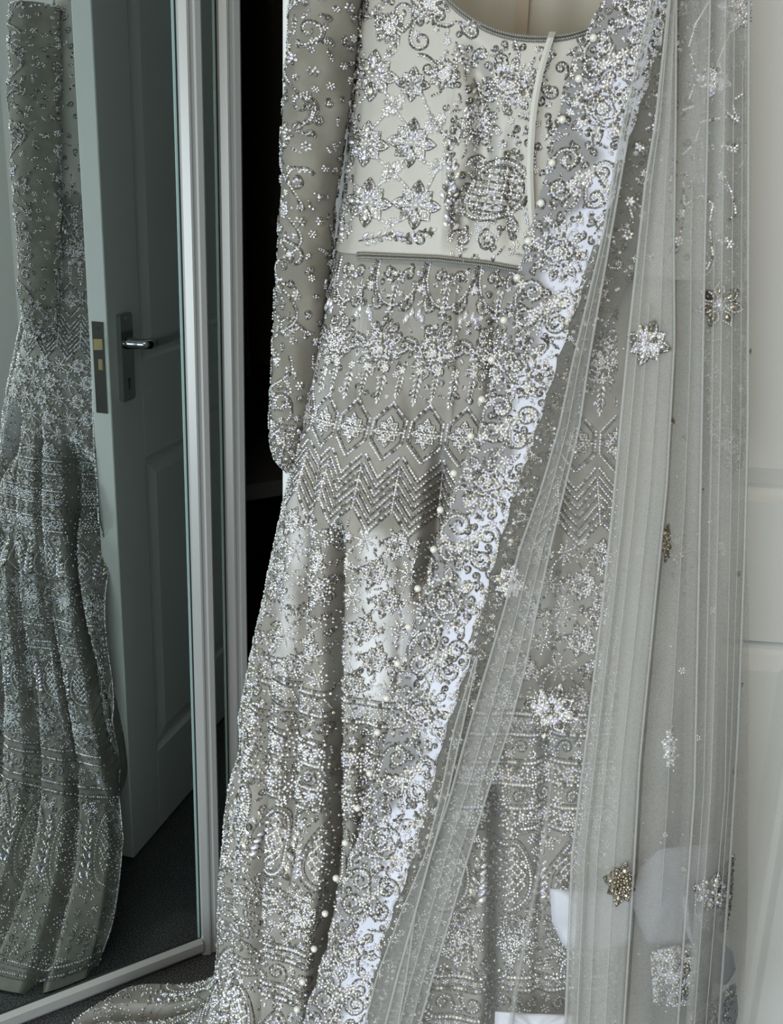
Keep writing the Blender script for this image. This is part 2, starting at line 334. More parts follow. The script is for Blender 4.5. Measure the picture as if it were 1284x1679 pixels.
def smooth_keys(zs, vals):
    """interpolate control rows over height with monotone-ish smoothing"""
    zs = np.array(zs); vals = np.array(vals, float)
    def f(z):
        i = int(np.clip(np.searchsorted(-zs, -z, side='right')-1, 0, len(zs)-2)); t = (z-zs[i])/(zs[i+1]-zs[i])
        m = lambda k: (vals[min(k+1, len(zs)-1)]-vals[max(k-1, 0)])/(zs[min(k+1, len(zs)-1)]-zs[max(k-1, 0)])*(zs[i+1]-zs[i])
        h00 = 2*t**3-3*t**2+1; h10 = t**3-2*t**2+t; h01 = -2*t**3+3*t**2; h11 = t**3-t**2
        return h00*vals[i]+h10*m(i)+h01*vals[i+1]+h11*m(i+1)
    return f
SK = smooth_keys([1.27, 1.24, 1.06, .95, .75, .55, .33, .2, .125, .07, .006], [
    [(.095, .04), (.089, .084), (.107, .126), (.148, .148), (.22, .157), (.30, .157), (.382, .145), (.433, .118), (.448, .04)],
    [(.085, .04), (.078, .09), (.095, .14), (.14, .162), (.22, .171), (.30, .171), (.39, .159), (.445, .13), (.46, .04)],
    [(.055, .02), (.046, .10), (.065, .155), (.12, .19), (.21, .2), (.30, .2), (.40, .182), (.465, .14), (.48, .04)],
    [(.024, .012), (.022, .10), (.042, .17), (.10, .215), (.2, .23), (.31, .225), (.42, .2), (.49, .14), (.505, .03)],
    [(-.014, -.004), (-.018, .1), (.006, .19), (.07, .25), (.19, .265), (.32, .255), (.44, .225), (.512, .15), (.527, .02)],
    [(-.042, -.018), (-.048, .1), (-.022, .21), (.05, .28), (.18, .3), (.33, .29), (.45, .25), (.53, .16), (.545, .02)],
    [(-.054, -.030), (-.058, .08), (-.038, .22), (.03, .31), (.17, .34), (.33, .33), (.46, .28), (.545, .18), (.56, .02)],
    [(-.085, -.055), (-.098, .06), (-.075, .23), (.01, .34), (.16, .37), (.33, .36), (.47, .30), (.55, .19), (.565, .02)],
    [(-.14, -.09), (-.175, .02), (-.14, .23), (-.02, .36), (.15, .39), (.34, .375), (.475, .315), (.555, .195), (.567, .02)],
    [(-.245, -.13), (-.29, -.04), (-.24, .22), (-.06, .38), (.14, .41), (.34, .39), (.48, .33), (.56, .2), (.57, .02)],
    [(-.30, -.135), (-.38, -.03), (-.34, .24), (-.12, .42), (.12, .45), (.34, .43), (.5, .36), (.57, .22), (.575, .02)]])
def fold_shift(P, N, folds, clip=.085):
    """press gathers into a surface along its inward normal; folds: (line knots (y, x), depth, sigma px)"""
    x, y = project(P); d = np.zeros(x.shape)
    for kn, dep, sg in folds:
        ys = [k[0] for k in kn]; fx = pl(kn)(y)
        fade = np.clip((y-ys[0])/60, 0, 1)*np.clip((ys[-1]-y)/60, 0, 1)
        d += dep*fade*np.exp(-((x-fx)/sg)**2)
    return P - N*np.minimum(d, clip)[..., None]
def grid_normals(P):
    du = np.gradient(P, axis=1); dv = np.gradient(P, axis=0); n = np.cross(dv, du); n /= np.linalg.norm(n, axis=-1, keepdims=True)+1e-12
    return n
SKIRT_FOLDS = [
    ([(850, 549), (1000, 547), (1160, 545), (1400, 546), (1500, 530), (1679, 508), (1760, 500)], .07, 9.5),
    ([(950, 452), (1090, 432), (1280, 424), (1500, 416), (1760, 408)], .05, 8),
    ([(1180, 392), (1400, 376), (1740, 366)], .012, 7),
    ([(720, 722), (800, 716), (910, 706), (1000, 680)], .045, 14),
    ([(880, 660), (1160, 652)], .008, 9), ([(860, 500), (1160, 478), (1400, 470)], .018, 10), ([(1160, 600), (1400, 590), (1700, 560)], .014, 10), ([(700, 520), (900, 490), (1060, 474)], .012, 10),
    ([(430, 600), (560, 592), (720, 585)], -.004, 3.5), ([(430, 747), (560, 744), (720, 738)], -.004, 3.5), ([(470, 815), (700, 800)], .008, 9),
    ([(1280, 812), (1400, 814), (1760, 808)], .05, 11), ([(1250, 740), (1500, 700), (1760, 690)], .014, 12),
    ([(480, 880), (700, 868), (1100, 848)], .010, 12), ([(480, 950), (900, 930), (1200, 900), (1760, 880)], .012, 14), ([(560, 640), (720, 690), (860, 700)], .006, 14)]
NZ, NU = 190, 460
ZT_ = 1.262; zrow = np.linspace(ZT_, .006, NZ)
SKP = np.zeros((NZ, NU, 3)); SKL = np.zeros(NZ)
for i, z in enumerate(zrow):
    c, L = arc(SK(z), NU); SKL[i] = L
    SKP[i] = D_O + c[:, :1]*D_D + c[:, 1:]*D_N + np.array([0, 0, z])
SK0 = SKP.copy()
nrm = grid_normals(SKP)
if (nrm[60, NU//2] @ D_N) < 0: nrm = -nrm
UU, ZZ = np.meshgrid(np.linspace(0, 1, NU), zrow)
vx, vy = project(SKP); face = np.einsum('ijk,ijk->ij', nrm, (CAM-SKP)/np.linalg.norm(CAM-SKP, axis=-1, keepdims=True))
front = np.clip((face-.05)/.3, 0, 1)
low = np.clip((1.02-ZZ)/.75, 0, 1)
side = (1-np.clip((UU-.19)/.06, 0, 1))
ph = UU*2*math.pi*15 + (1.24-ZZ)*6.5 + .8*np.sin(ZZ*7)
SKP -= nrm*((.026*np.clip((.92-ZZ)/.6, 0, 1)*side*np.clip(np.sin(ph)+.3*np.sin(2.3*ph+1)-.15, 0, 2)))[..., None]
SKP -= nrm*(.0035*np.sin(UU*2*math.pi*17+2.4*np.sin(ZZ*5))*(.25+low)*(1-side)*np.clip((1.235-ZZ)/.10, 0, 1))[..., None]
SKP = fold_shift(SKP, nrm, SKIRT_FOLDS)
NSK = grid_normals(SKP); NSK = NSK if (NSK[60, NU//2] @ D_N) > 0 else -NSK

class UVMap:
    """bilinear lookup on a surface grid; u, v in 0..1"""
    def __init__(s, P, N): s.P, s.N = P, N
    def at(s, u, v):
        r, c = s.P.shape[:2]; fu = np.clip(u, 0, 1)*(c-1); fv = np.clip(v, 0, 1)*(r-1)
        i = np.minimum(fv.astype(int), r-2); j = np.minimum(fu.astype(int), c-2); a = (fu-j)[:, None]; b = (fv-i)[:, None]
        g = lambda A: (A[i, j]*(1-a)+A[i, j+1]*a)*(1-b)+(A[i+1, j]*(1-a)+A[i+1, j+1]*a)*b
        n = g(s.N); return g(s.P), n/(np.linalg.norm(n, axis=1, keepdims=True)+1e-9)
def grid_bvh(P):
    r, c = P.shape[:2]
    return BVHTree.FromPolygons([Vector(p) for p in P.reshape(-1, 3)], [(i*c+j, i*c+j+1, (i+1)*c+j+1, (i+1)*c+j) for i in range(r-1) for j in range(c-1)])
class PxMap:
    """sight-line lookup on a surface, for placing embroidery at its layout position on the cloth"""
    def __init__(s, bvh): s.b = bvh
    def map(s, X, Y):
        P = np.full((len(X), 3), np.nan); N = np.zeros((len(X), 3)); o = Vector(CAM)
        for k in range(len(X)):
            d = Vector(ray(X[k], Y[k])); h = s.b.ray_cast(o, d)
            if h[0] is not None:
                n = h[1]
                if n.dot(d) > 0: n = -n
                P[k] = h[0]; N[k] = n
        return P, N
# layout height -> z on the skirt front (x = 650)
_b0 = grid_bvh(SK0[::2, ::3])
_ys = np.arange(436, 1676, 20.); _pz = PxMap(_b0).map(np.full(len(_ys), 650.), _ys)[0]
_zs = _pz[:, 2]; _ok = ~np.isnan(_zs); _ys, _zs = _ys[_ok], _zs[_ok]
sl = (_zs[-1]-_zs[-6])/(_ys[-1]-_ys[-6])
YZ_y = np.r_[400, _ys, 2500]; YZ_z = np.r_[_zs[0]-(_ys[0]-400)*(_zs[1]-_zs[0])/20, _zs, _zs[-1]+sl*(2500-_ys[-1])]
PXM = .00066
YHEM = float(np.interp(-.016, -YZ_z, YZ_y))
class SkirtMap:
    """X along the cloth in layout units (1 = .66 mm at z .95), Y in layout height"""
    def __init__(s, z=.95): s.m = UVMap(SKP, NSK); s.LX = float(np.interp(-z, -zrow, SKL))/PXM
    def map(s, X, Y):
        z = np.interp(Y, YZ_y, YZ_z); return s.m.at(np.asarray(X)/s.LX, (ZT_-z)/(ZT_-.006))
SKM = SkirtMap()
_c = PxMap(_b0).map([634.], [712.])[0][0]
_k = np.argmin(np.linalg.norm(SK0.reshape(-1, 3)-_c, axis=1)); X634 = (_k % NU)/(NU-1)*SKM.LX; U634 = X634/SKM.LX     # skirt X where the middle hexagon sits

# ------------------------------------------------------------------ beadwork
def polyline(pts, sp):
    p = np.asarray(pts, float); L = np.r_[0, np.cumsum(np.hypot(*np.diff(p, axis=0).T))]
    if L[-1] < 1e-6: return p[:1], np.zeros(1)
    n = max(2, int(round(L[-1]/sp))+1); u = np.linspace(0, L[-1], n)
    q = np.stack([np.interp(u, L, p[:, 0]), np.interp(u, L, p[:, 1])], 1); t = np.gradient(q, axis=0)
    return q, np.arctan2(t[:, 1], t[:, 0])
class Emb:
    def __init__(s, mp): s.m = mp; s.rows = {'bead': [], 'cord': [], 'bronze': []}
    def add(s, x, y, ang, lx, ly, kind='bead'): s.rows[kind].append((x, y, ang, lx, ly))
    def gem(s, x, y, d, kind='bead'): s.add(x, y, random.random()*3, d, d, kind)
    def stroke(s, pts, sp=4.6, lx=4.6, ly=4.2, kind='bead', j=.35):
        q, a = polyline(pts, sp)
        for (x, y), t in zip(q, a): s.add(x+random.uniform(-j, j), y+random.uniform(-j, j), t, lx*random.uniform(.85, 1.12), ly*random.uniform(.85, 1.1), kind)
    def cord(s, pts, w=2.6): s.stroke(pts, 2.7, 3.0, w, 'cord', .1)
    def build(s, name, parent, lift=.0006, kind=None, clip=None):
        VV = []; FV = []; FM = []; nv = 0; sizes = []
        for mi, k in enumerate(('bead', 'cord', 'bronze')):
            R = np.array(s.rows[k])
            if not len(R): continue
            if clip is not None: R = R[clip(R[:, 0], R[:, 1])]
            P, N = s.m.map(R[:, 0], R[:, 1]); P2, _ = s.m.map(R[:, 0]+np.cos(R[:, 2]), R[:, 1]+np.sin(R[:, 2]))
            ok = ~(np.isnan(P[:, 0]) | np.isnan(P2[:, 0]))
            if k != 'x':
                ok &= np.linalg.norm(np.nan_to_num(P2-P), axis=1) < .004
            R, P, P2, N = R[ok], P[ok], P2[ok], N[ok]
            if not len(R): continue
            n = len(R); tilt = .20 if k == 'bead' else .10
            T = P2-P; N0 = N.copy(); N = N + RNG.normal(0, tilt, (n, 3)); N /= np.linalg.norm(N, axis=1, keepdims=True)
            T -= np.einsum('ij,ij->i', T, N)[:, None]*N; T /= np.linalg.norm(T, axis=1, keepdims=True)+1e-12; B = np.cross(N, T)
            lx = R[:, 3:4]*PXM/2; ly = R[:, 4:5]*PXM/2; h = np.minimum(lx, ly)*(1.25 if k == 'cord' else 1.15)
            base = P + N0*lift
            if k == 'cord': A = [(1, 1), (-1, 1), (-1, -1), (1, -1)]; ts = (.75, .35)
            else: A = [(1, 0), (.5, .87), (-.5, .87), (-1, 0), (-.5, -.87), (.5, -.87)]; ts = (.52, .52)
            m = len(A)
            for (a, b) in A: VV.append(base + T*lx*a + B*ly*b)
            for (a, b) in A: VV.append(base + T*lx*a*ts[0] + B*ly*b*ts[1] + N*h)
            # per template vertex arrays of n rows -> index = nv + slot*n + bead
            idx = nv + np.arange(2*m)[:, None]*n + np.arange(n)[None, :]
            quads = np.stack([np.stack([idx[i], idx[(i+1) % m], idx[m+(i+1) % m], idx[m+i]], 1) for i in range(m)], 1).reshape(-1, 4)
            top = idx[m:].T
            FV += [quads.ravel(), top.ravel()]; sizes += [np.full(len(quads), 4), np.full(n, m)]
            FM += [np.full(len(quads), mi), np.full(n, mi)]; nv += 2*m*n
        if not nv: return None
        V = np.concatenate(VV); lv = np.concatenate(FV).astype(np.int32); sz = np.concatenate(sizes).astype(np.int32); fm = np.concatenate(FM).astype(np.int32)
        me = bpy.data.meshes.new(name); me.vertices.add(len(V)); me.vertices.foreach_set('co', V.ravel().astype(np.float32))
        me.loops.add(len(lv)); me.loops.foreach_set('vertex_index', lv); me.polygons.add(len(sz))
        me.polygons.foreach_set('loop_start', np.r_[0, np.cumsum(sz)[:-1]].astype(np.int32))
        for k in ('bead', 'cord', 'bronze'): me.materials.append(M[k])
        me.polygons.foreach_set('material_index', fm); me.update(calc_edges=True)
        o = bpy.data.objects.new(name, me); COL.objects.link(o); o.parent = parent
        if not parent.parent: o.matrix_parent_inverse = Matrix.Translation(-Vector(parent.location))
        if kind: o['kind'] = kind
        return o
    # --- motifs (layout units)
    def snow(s, cx, cy, r, rot=0., k='bead'):
        b = r/38; t0 = rot
        for i in range(8):
            a = t0+i*math.pi/4; c, d = math.cos(a), math.sin(a)
            for q, lx, ly in (((.38, 10, 8.5), (.64, 12, 9.5), (.92, 10, 5.5)) if i % 2 == 0 else ((.36, 8.5, 7), (.58, 10, 8), (.80, 7.5, 5))):
                s.add(cx+c*r*q, cy+d*r*q, a, max(3, lx*b), max(2.4, ly*b), k)
            if r > 24:
                s.leaf(cx+c*r*.28, cy+d*r*.28, a, r*(.72 if i % 2 == 0 else .52), r*.40, k)
                for sg in (-1, 1):
                    a2 = a+sg*.24; R2 = .52 if i % 2 == 0 else .42
                    s.add(cx+math.cos(a2)*r*R2, cy+math.sin(a2)*r*R2, a+sg*.5, 6.5*b, 3.2*b, k)
                    if i % 2 == 0: s.cord([(cx+math.cos(a+sg*.13)*r*.30, cy+math.sin(a+sg*.13)*r*.30), (cx+math.cos(a+sg*.17)*r*.66, cy+math.sin(a+sg*.17)*r*.66), (cx+c*r*1.02, cy+d*r*1.02)], 1.9)
        for i in range(8): s.gem(cx+math.cos(i*.785)*r*.2, cy+math.sin(i*.785)*r*.2, max(2.6, 4.6*b), k)
        s.gem(cx, cy, max(3, 7.5*b), k)
    def flower(s, cx, cy, r, k='bead'):
        a0 = random.random()*6
        for i in range(6): s.add(cx+math.cos(a0+i*1.047)*r*.62, cy+math.sin(a0+i*1.047)*r*.62, a0+i*1.047, r*.72, r*.5, k)
        s.gem(cx, cy, r*.6, k)
    def curl(s, cx, cy, r, rot=0., flip=1, turns=1.35, tail=1.2, w=4.4, k='bead'):
        pts = []
        for i in range(int(8+tail*6)):
            q = i/(7+tail*6); pts.append((r*1.0, r*tail*(1-q)*1.0*1.0 if True else 0)) if q < 1 and i < tail*6 else None
        pts = [(r*(1+.18*math.sin(math.pi*q)), r*tail*(1-q)) for q in np.linspace(0, 1, 7)[:-1]] if tail > 0 else []
        for t in np.linspace(0, 2*math.pi*turns, int(14*turns+4)):
            rr = r*(1-.80*t/(2*math.pi*turns)); pts.append((rr*math.cos(t), -rr*math.sin(t)))
        p = np.array(pts); p[:, 0] *= flip; c, d = math.cos(rot), math.sin(rot)
        q = np.stack([cx+p[:, 0]*c-p[:, 1]*d, cy+p[:, 0]*d+p[:, 1]*c], 1)
        s.cord(q)
        t = np.gradient(q, axis=0); t /= np.linalg.norm(t, axis=1, keepdims=True)+1e-9; off = np.stack([-t[:, 1], t[:, 0]], 1)*(-3.1*flip)
        s.stroke(q[:-4]+off[:-4], w+.2, w, w*.9, k)
    def leaf(s, x, y, a, L, w=None, k='bead'):
        w = w or L*.3; c, d = math.cos(a), math.sin(a)
        for sg in (-1, 1):
            p = [(x+c*L*q-d*sg*w*math.sin(math.pi*q)*.5, y+d*L*q+c*sg*w*math.sin(math.pi*q)*.5) for q in np.linspace(0, 1, 7)]
            s.stroke(p, 4.2, 4.4, 3.2, k); s.cord([(u+(-d*sg*1.9), v+(c*sg*1.9)) for u, v in p], 1.9)
    def spray(s, x, y, a, L, n=4, k='bead'):
        c, d = math.cos(a), math.sin(a)
        s.cord([(x, y), (x+c*L, y+d*L)], 2)
        for i in range(n):
            q = (i+.4)/n; ll = L*.36*(1-.45*q)
            for sg in (-1, 1):
                a2 = a+sg*.72; px, py = x+c*L*q, y+d*L*q
                s.add(px+math.cos(a2)*ll*.45, py+math.sin(a2)*ll*.45, a2, ll*.75, max(3, ll*.34), k)
        s.add(x+c*L*1.08, y+d*L*1.08, a, L*.22, max(3, L*.1), k)
    def rose(s, cx, cy, r, k='bead'):
        for q, m_, o_ in ((.14, 3, 0.), (.30, 4, .5), (.48, 5, 1.1)):
            for i in range(m_):
                a0 = o_+i*6.283/m_; w_ = 6.283/m_*.72
                p = [(cx+math.cos(a0+t*w_)*r*q*(.84+.34*math.sin(math.pi*min(1, max(0, (t+1)/2)))), cy+math.sin(a0+t*w_)*r*q*(.84+.34*math.sin(math.pi*min(1, max(0, (t+1)/2))))) for t in np.linspace(-1, 1, 9)]
                s.stroke(p, 4.4, 4.8, 4.4, k); s.cord([(cx+(x-cx)*(1+2.8/(r*q)), cy+(y-cy)*(1+2.8/(r*q))) for x, y in p], 1.8)
        s.gem(cx, cy, 6, k)
        n = 8
        for i in range(n):
            a = i*6.283/n+.2; x, y = cx+math.cos(a)*r*.76, cy+math.sin(a)*r*.76
            s.flower(x, y, r*.20, k); s.leaf(x, y, a, r*.38, r*.22, k)
            for jj in range(3): s.gem(cx+math.cos(a+.39)*r*(.62+.15*jj), cy+math.sin(a+.39)*r*(.62+.15*jj), random.uniform(4, 6), k)
    def fill(s, inside, x0, y0, x1, y1, gap, n, k='bead', rmax=11, mix=(.34, .34, .16, .16)):
        done = []
        for _ in range(n):
            x, y = random.uniform(x0, x1), random.uniform(y0, y1)
            if not inside(x, y): continue
            g = gap*random.uniform(.75, 1.15)
            if any((x-a)**2+(y-b)**2 < g*g for a, b in done[-260:]): continue
            done.append((x, y)); t = random.random(); r = rmax*random.uniform(.65, 1.)
            if t < mix[0]: s.curl(x, y, r*.8, random.random()*6.28, random.choice((-1, 1)), 1.15, random.choice((0, .7, 1.1)), 3.8, k)
            elif t < mix[0]+mix[1]: s.flower(x, y, r*.95, k)
            elif t < mix[0]+mix[1]+mix[2]: s.spray(x-r*.6, y, random.random()*6.28, r*1.9, 3, k)
            else:
                for _q in range(5): s.gem(x+random.gauss(0, r*.45), y+random.gauss(0, r*.45), random.uniform(3, 5.5), k)
        return done

# ------------------------------------------------------------------ the gown: skirt, bodice, sleeves
G_LOC = DR(.26, .17, 0)
gown = empty('bridal_gown', G_LOC, 'full length silver beaded bridal gown with ivory bodice hanging on the open door', 'gown')
_mpi = Matrix.Translation(-Vector(G_LOC))
def sub(o, p):
    o.parent = p; o.matrix_parent_inverse = _mpi if p is gown else Matrix(); return o
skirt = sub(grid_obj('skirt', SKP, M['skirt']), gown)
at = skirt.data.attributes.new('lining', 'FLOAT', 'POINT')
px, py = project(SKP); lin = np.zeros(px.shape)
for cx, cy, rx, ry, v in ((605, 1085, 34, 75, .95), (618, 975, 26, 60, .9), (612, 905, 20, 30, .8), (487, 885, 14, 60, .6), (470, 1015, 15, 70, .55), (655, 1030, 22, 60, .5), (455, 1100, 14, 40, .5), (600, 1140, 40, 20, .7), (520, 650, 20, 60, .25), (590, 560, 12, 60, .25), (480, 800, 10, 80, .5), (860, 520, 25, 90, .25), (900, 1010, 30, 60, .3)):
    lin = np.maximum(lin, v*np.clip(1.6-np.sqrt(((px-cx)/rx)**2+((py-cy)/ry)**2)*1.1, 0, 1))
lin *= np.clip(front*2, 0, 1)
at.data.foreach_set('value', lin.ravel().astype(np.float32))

BD = smooth_keys([1.62, 1.50, 1.40, 1.30, 1.225], [
    [(.10, .02), (.098, .045), (.12, .07), (.165, .088), (.225, .092), (.31, .092), (.375, .082), (.42, .055), (.43, .02)],
    [(.098, .025), (.092, .07), (.112, .11), (.155, .138), (.22, .148), (.31, .148), (.385, .132), (.43, .10), (.44, .03)],
    [(.094, .03), (.087, .08), (.105, .128), (.15, .158), (.22, .168), (.31, .168), (.387, .152), (.435, .12), (.445, .03)],
    [(.089, .035), (.081, .085), (.099, .135), (.145, .163), (.22, .173), (.31, .173), (.389, .157), (.44, .125), (.452, .035)],
    [(.083, .04), (.074, .09), (.091, .143), (.138, .169), (.22, .178), (.30, .178), (.39, .166), (.448, .134), (.463, .04)]])
NBZ, NBU = 70, 240
def neck_z(s):
    q = abs(s-.268)/.094
    return 1.436+.043*q**2.3 if q < 2.2 else 1.7
wy = pl([(545, 417), (600, 416), (720, 421), (800, 430), (860, 441), (1000, 452), (1160, 462)])
_wb = np.array([hit_w(x, float(wy(x))+3, .175) for x in range(545, 1180, 15)])
BP = np.zeros((NBZ, NBU, 3)); zfull = np.linspace(1.62, 1.222, 60)
ROWS = np.array([arc(BD(z), NBU)[0] for z in zfull])
for j in range(NBU):
    # the column climbs from the waist to the neckline (or the shoulder)
    zz = zfull[::-1]; S = ROWS[::-1, j, 0]; Wc = ROWS[::-1, j, 1]
    ztop = 1.61
    for k in range(len(zz)):
        if zz[k] > neck_z(S[k]): ztop = min(ztop, neck_z(S[k])); break
    zc = np.linspace(ztop, float(np.interp(S[2], _wb[:, 0], _wb[:, 1])), NBZ)
    BP[:, j] = D_O + np.interp(zc, zz, S)[:, None]*D_D + np.interp(zc, zz, Wc)[:, None]*D_N + zc[:, None]*np.array([0, 0, 1.])
nb = grid_normals(BP); nb = nb if (nb[40, NBU//2] @ D_N) > 0 else -nb
BP = fold_shift(BP, nb, [([(60, 765), (150, 790), (260, 790), (330, 762), (420, 750)], .024, 17), ([(110, 742), (420, 722)], -.002, 3), ([(60, 590), (430, 560)], .004, 10), ([(200, 842), (420, 838)], .008, 12)], .02)
NB = grid_normals(BP); NB = NB if (NB[40, NBU//2] @ D_N) > 0 else -NB
bodice = sub(grid_obj('bodice', BP, M['satin']), gown)
BPX = PxMap(grid_bvh(BP))
# back of the bodice, seen inside the neckline
LP = np.zeros((30, 90, 3))
for i, z in enumerate(np.linspace(1.62, 1.28, 30)):
    for j, q in enumerate(np.linspace(.10, .44, 90)): LP[i, j] = DR(q, .022+.004*math.sin(q*95)+.003*math.sin(q*41+z*6), z)
sub(grid_obj('back_lining', LP, M['lining']), gown)
sx_ = hit_w(858, 0, .03)[0]
sub(mesh_obj('back_seam', *box_vf(DR, (sx_-.006, .026, 1.3), (sx_+.006, .032, 1.61)), M['seam']), gown)
# neckline and waist piping, dark twisted cord with bead rows
def twist(name, pts, r, m, parent, k=3, pitch=.006):
    p = np.asarray(pts); L = np.r_[0, np.cumsum(np.linalg.norm(np.diff(p, axis=0), axis=1))]; n = int(L[-1]/.0012); u = np.linspace(0, L[-1], n)
    q = np.stack([np.interp(u, L, p[:, c]) for c in range(3)], 1); t = np.gradient(q, axis=0); t /= np.linalg.norm(t, axis=1, keepdims=True)
    a = np.cross(t, D_N); a /= np.linalg.norm(a, axis=1, keepdims=True); b = np.cross(t, a); mb = MB()
    for i in range(k):
        ph = u/pitch*2*math.pi+i*2*math.pi/k
        mb.tube(q+a*(np.cos(ph)*r*.5)[:, None]+b*(np.sin(ph)*r*.5)[:, None], r*.6, 6)
    return sub(mb.obj(name, m, smooth=True), parent)
jn = [j for j in range(NBU) if BP[0, j, 2] < 1.6]
neck = [BP[0, j]+NB[2, j]*.0015 for j in jn]
for dz in (0, .0032): twist('neckline_cord', [p-np.array([0, 0, dz]) for p in neck], .0017, M['piping'], bodice, 2, .0045)
wp, wn = BPX.map(np.arange(546., 1160, 6), wy(np.arange(546., 1160, 6))); okw = ~np.isnan(wp[:, 0])
for dz in (0, .0032): twist('waist_cord', (wp+wn*.002)[okw]-np.array([0, 0, dz]), .0017, M['piping'], bodice, 2, .0045)

def sleeve(edges, wc, depth, seed):
    """flattened hanging sleeve; edges = (y, x left, x right) at the depth plane wc"""
    R_, K_ = 120, 96; e = np.array(edges, float); P = np.zeros((R_, K_, 3)); rg = np.random.default_rng(seed)
    a1, a2, a3 = rg.uniform(0, 6, 3); ys = np.linspace(e[0, 0], e[-1, 0], R_)
    for i, y in enumerate(ys):
        xl, xr = np.interp(y, e[:, 0], e[:, 1]), np.interp(y, e[:, 0], e[:, 2]); dp = np.interp(y, e[:, 0], e[:, 3]) if e.shape[1] > 3 else depth
        s0, z0 = hit_w(xl, y, wc); s1, z1 = hit_w(xr, y, wc); z = (z0+z1)/2; sc = (s0+s1)/2; ha = abs(s1-s0)/2
        t = np.linspace(0, 2*math.pi, K_); wr = 1+.045*np.sin(3*t+y/38+a1)+.035*np.sin(5*t-y/27+a2)+.03*np.sin(y/17+2*t+a3)
        P[i] = D_O+(sc-ha*np.cos(t)*(1+.3*(wr-1)))[:, None]*D_D+(wc+dp*np.sin(t)*wr)[:, None]*D_N+np.array([0, 0, 1.])*(z+.006*np.cos(t))[:, None]
    return P
SLP = sleeve([(-110, 500, 610, .040), (0, 481, 592, .042), (130, 468, 578, .042), (330, 462, 548, .042), (540, 451, 532, .036), (650, 445, 512, .034), (700, 445, 500, .032), (735, 447, 494, .030), (756, 452, 488, .024), (768, 463, 480, .008)], .112, .04, 3)
SRP = sleeve([(-110, 1060, 1200, .036), (0, 1080, 1220, .038), (300, 1072, 1222, .04), (500, 1085, 1222, .038), (650, 1125, 1222, .034), (735, 1160, 1218, .026), (756, 1172, 1214, .02), (768, 1186, 1204, .006)], .098, .04, 5)
sleeves = []
for P in (SLP, SRP): sleeves.append(sub(grid_obj('sleeve', P, M['sleeve']), gown))
class TubeMap:
    def __init__(s, P):
        N = grid_normals(P); c = P.mean(1, keepdims=True); sg = np.sign(np.einsum('ijk,ijk->ij', N, P-c).mean()); s.m = UVMap(P, N*sg); s.LX = 250.; s.LY = 870.
    def map(s, X, Y): return s.m.at(np.mod(np.asarray(X)/s.LX, 1), np.asarray(Y)/s.LY)
for P, sl_ in zip((SLP, SRP), sleeves):
    tm = TubeMap(P); inside = lambda x, y: True
    e = Emb(tm)
    for yb in np.arange(30, 860, 118):                # a climbing vine with roses and scrolls
        for xb in (30, 155):
            o_ = random.uniform(-12, 12)
            e.cord([(xb+34*math.sin(q*2.2+o_), yb+q*59) for q in np.linspace(-1, 1, 14)]); e.stroke([(xb+34*math.sin(q*2.2+o_)+3.5, yb+q*59) for q in np.linspace(-1, 1, 14)], 4.6)
            e.curl(xb+24, yb+18, 21, random.random()*6, random.choice((-1, 1)), 1.2, 1.0); e.curl(xb-18, yb-22, 17, random.random()*6, random.choice((-1, 1)), 1.2, .8)
            e.flower(xb+6, yb-50, 11); e.flower(xb+34, yb-38, 9); e.spray(xb, yb, random.random()*6, 26)
    e.build('scroll_embroidery', sl_)
    e = Emb(tm)
    e.fill(inside, 0, 0, 250, 790, 17, 900, rmax=9); e.build('bead_filling', sl_, kind='stuff')
    e = Emb(tm)
    e.fill(inside, 0, 790, 250, 868, 9, 900, rmax=8)
    for y in (788, 796): e.cord([(x, y) for x in range(0, 251, 6)])
    e.build('cuff_beading', sl_, kind='stuff')

# ------------------------------------------------------------------ bodice embroidery
def bmotif(name, fn, kind=None, mp=BPX, parent=bodice):
    e = Emb(mp); fn(e); return e.build(name, parent, kind=kind)
for x, y, r in ((612, 124, 41), (677, 138, 27), (601, 236, 36), (675, 234, 39), (603, 332, 39), (683, 336, 39)): bmotif('snowflake_motif', lambda e: e.snow(x, y, r, .12))
for x, y, r in ((645, 172, 17), (567, 184, 15), (561, 281, 16), (643, 281, 17), (713, 202, 17), (716, 272, 13), (562, 384, 15), (570, 345, 9), (640, 366, 9)): bmotif('flower_motif', lambda e: (e.flower(x, y, r), e.flower(x+r*.7, y-r*.5, r*.6), e.flower(x-r*.6, y+r*.6, r*.6)))
for a, b in (((632, 152), (645, 166)), ((600, 160), (578, 180)), ((578, 196), (590, 212)), ((612, 210), (640, 180)), ((650, 182), (666, 205)), ((584, 256), (566, 274)), ((618, 258), (636, 276)), ((652, 274), (664, 260)), ((690, 262), (708, 272)), ((570, 290), (590, 310)), ((634, 290), (618, 308)), ((652, 290), (672, 312)), ((700, 312), (714, 284)), ((584, 352), (566, 374)), ((616, 356), (634, 366)), ((652, 364), (668, 356)), ((552, 300), (556, 370)), ((690, 150), (706, 190)), ((598, 90), (586, 100)), ((640, 92), (650, 84))): bmotif('lattice_line', lambda e: e.stroke([a, b], 6.2, 8, 5))
def scr(*a):
    for cx, cy, r, rot, fl, tn, tl in a: bmotif('scroll_motif', lambda e: e.curl(cx, cy, r, rot, fl, tn, tl, 4.6))
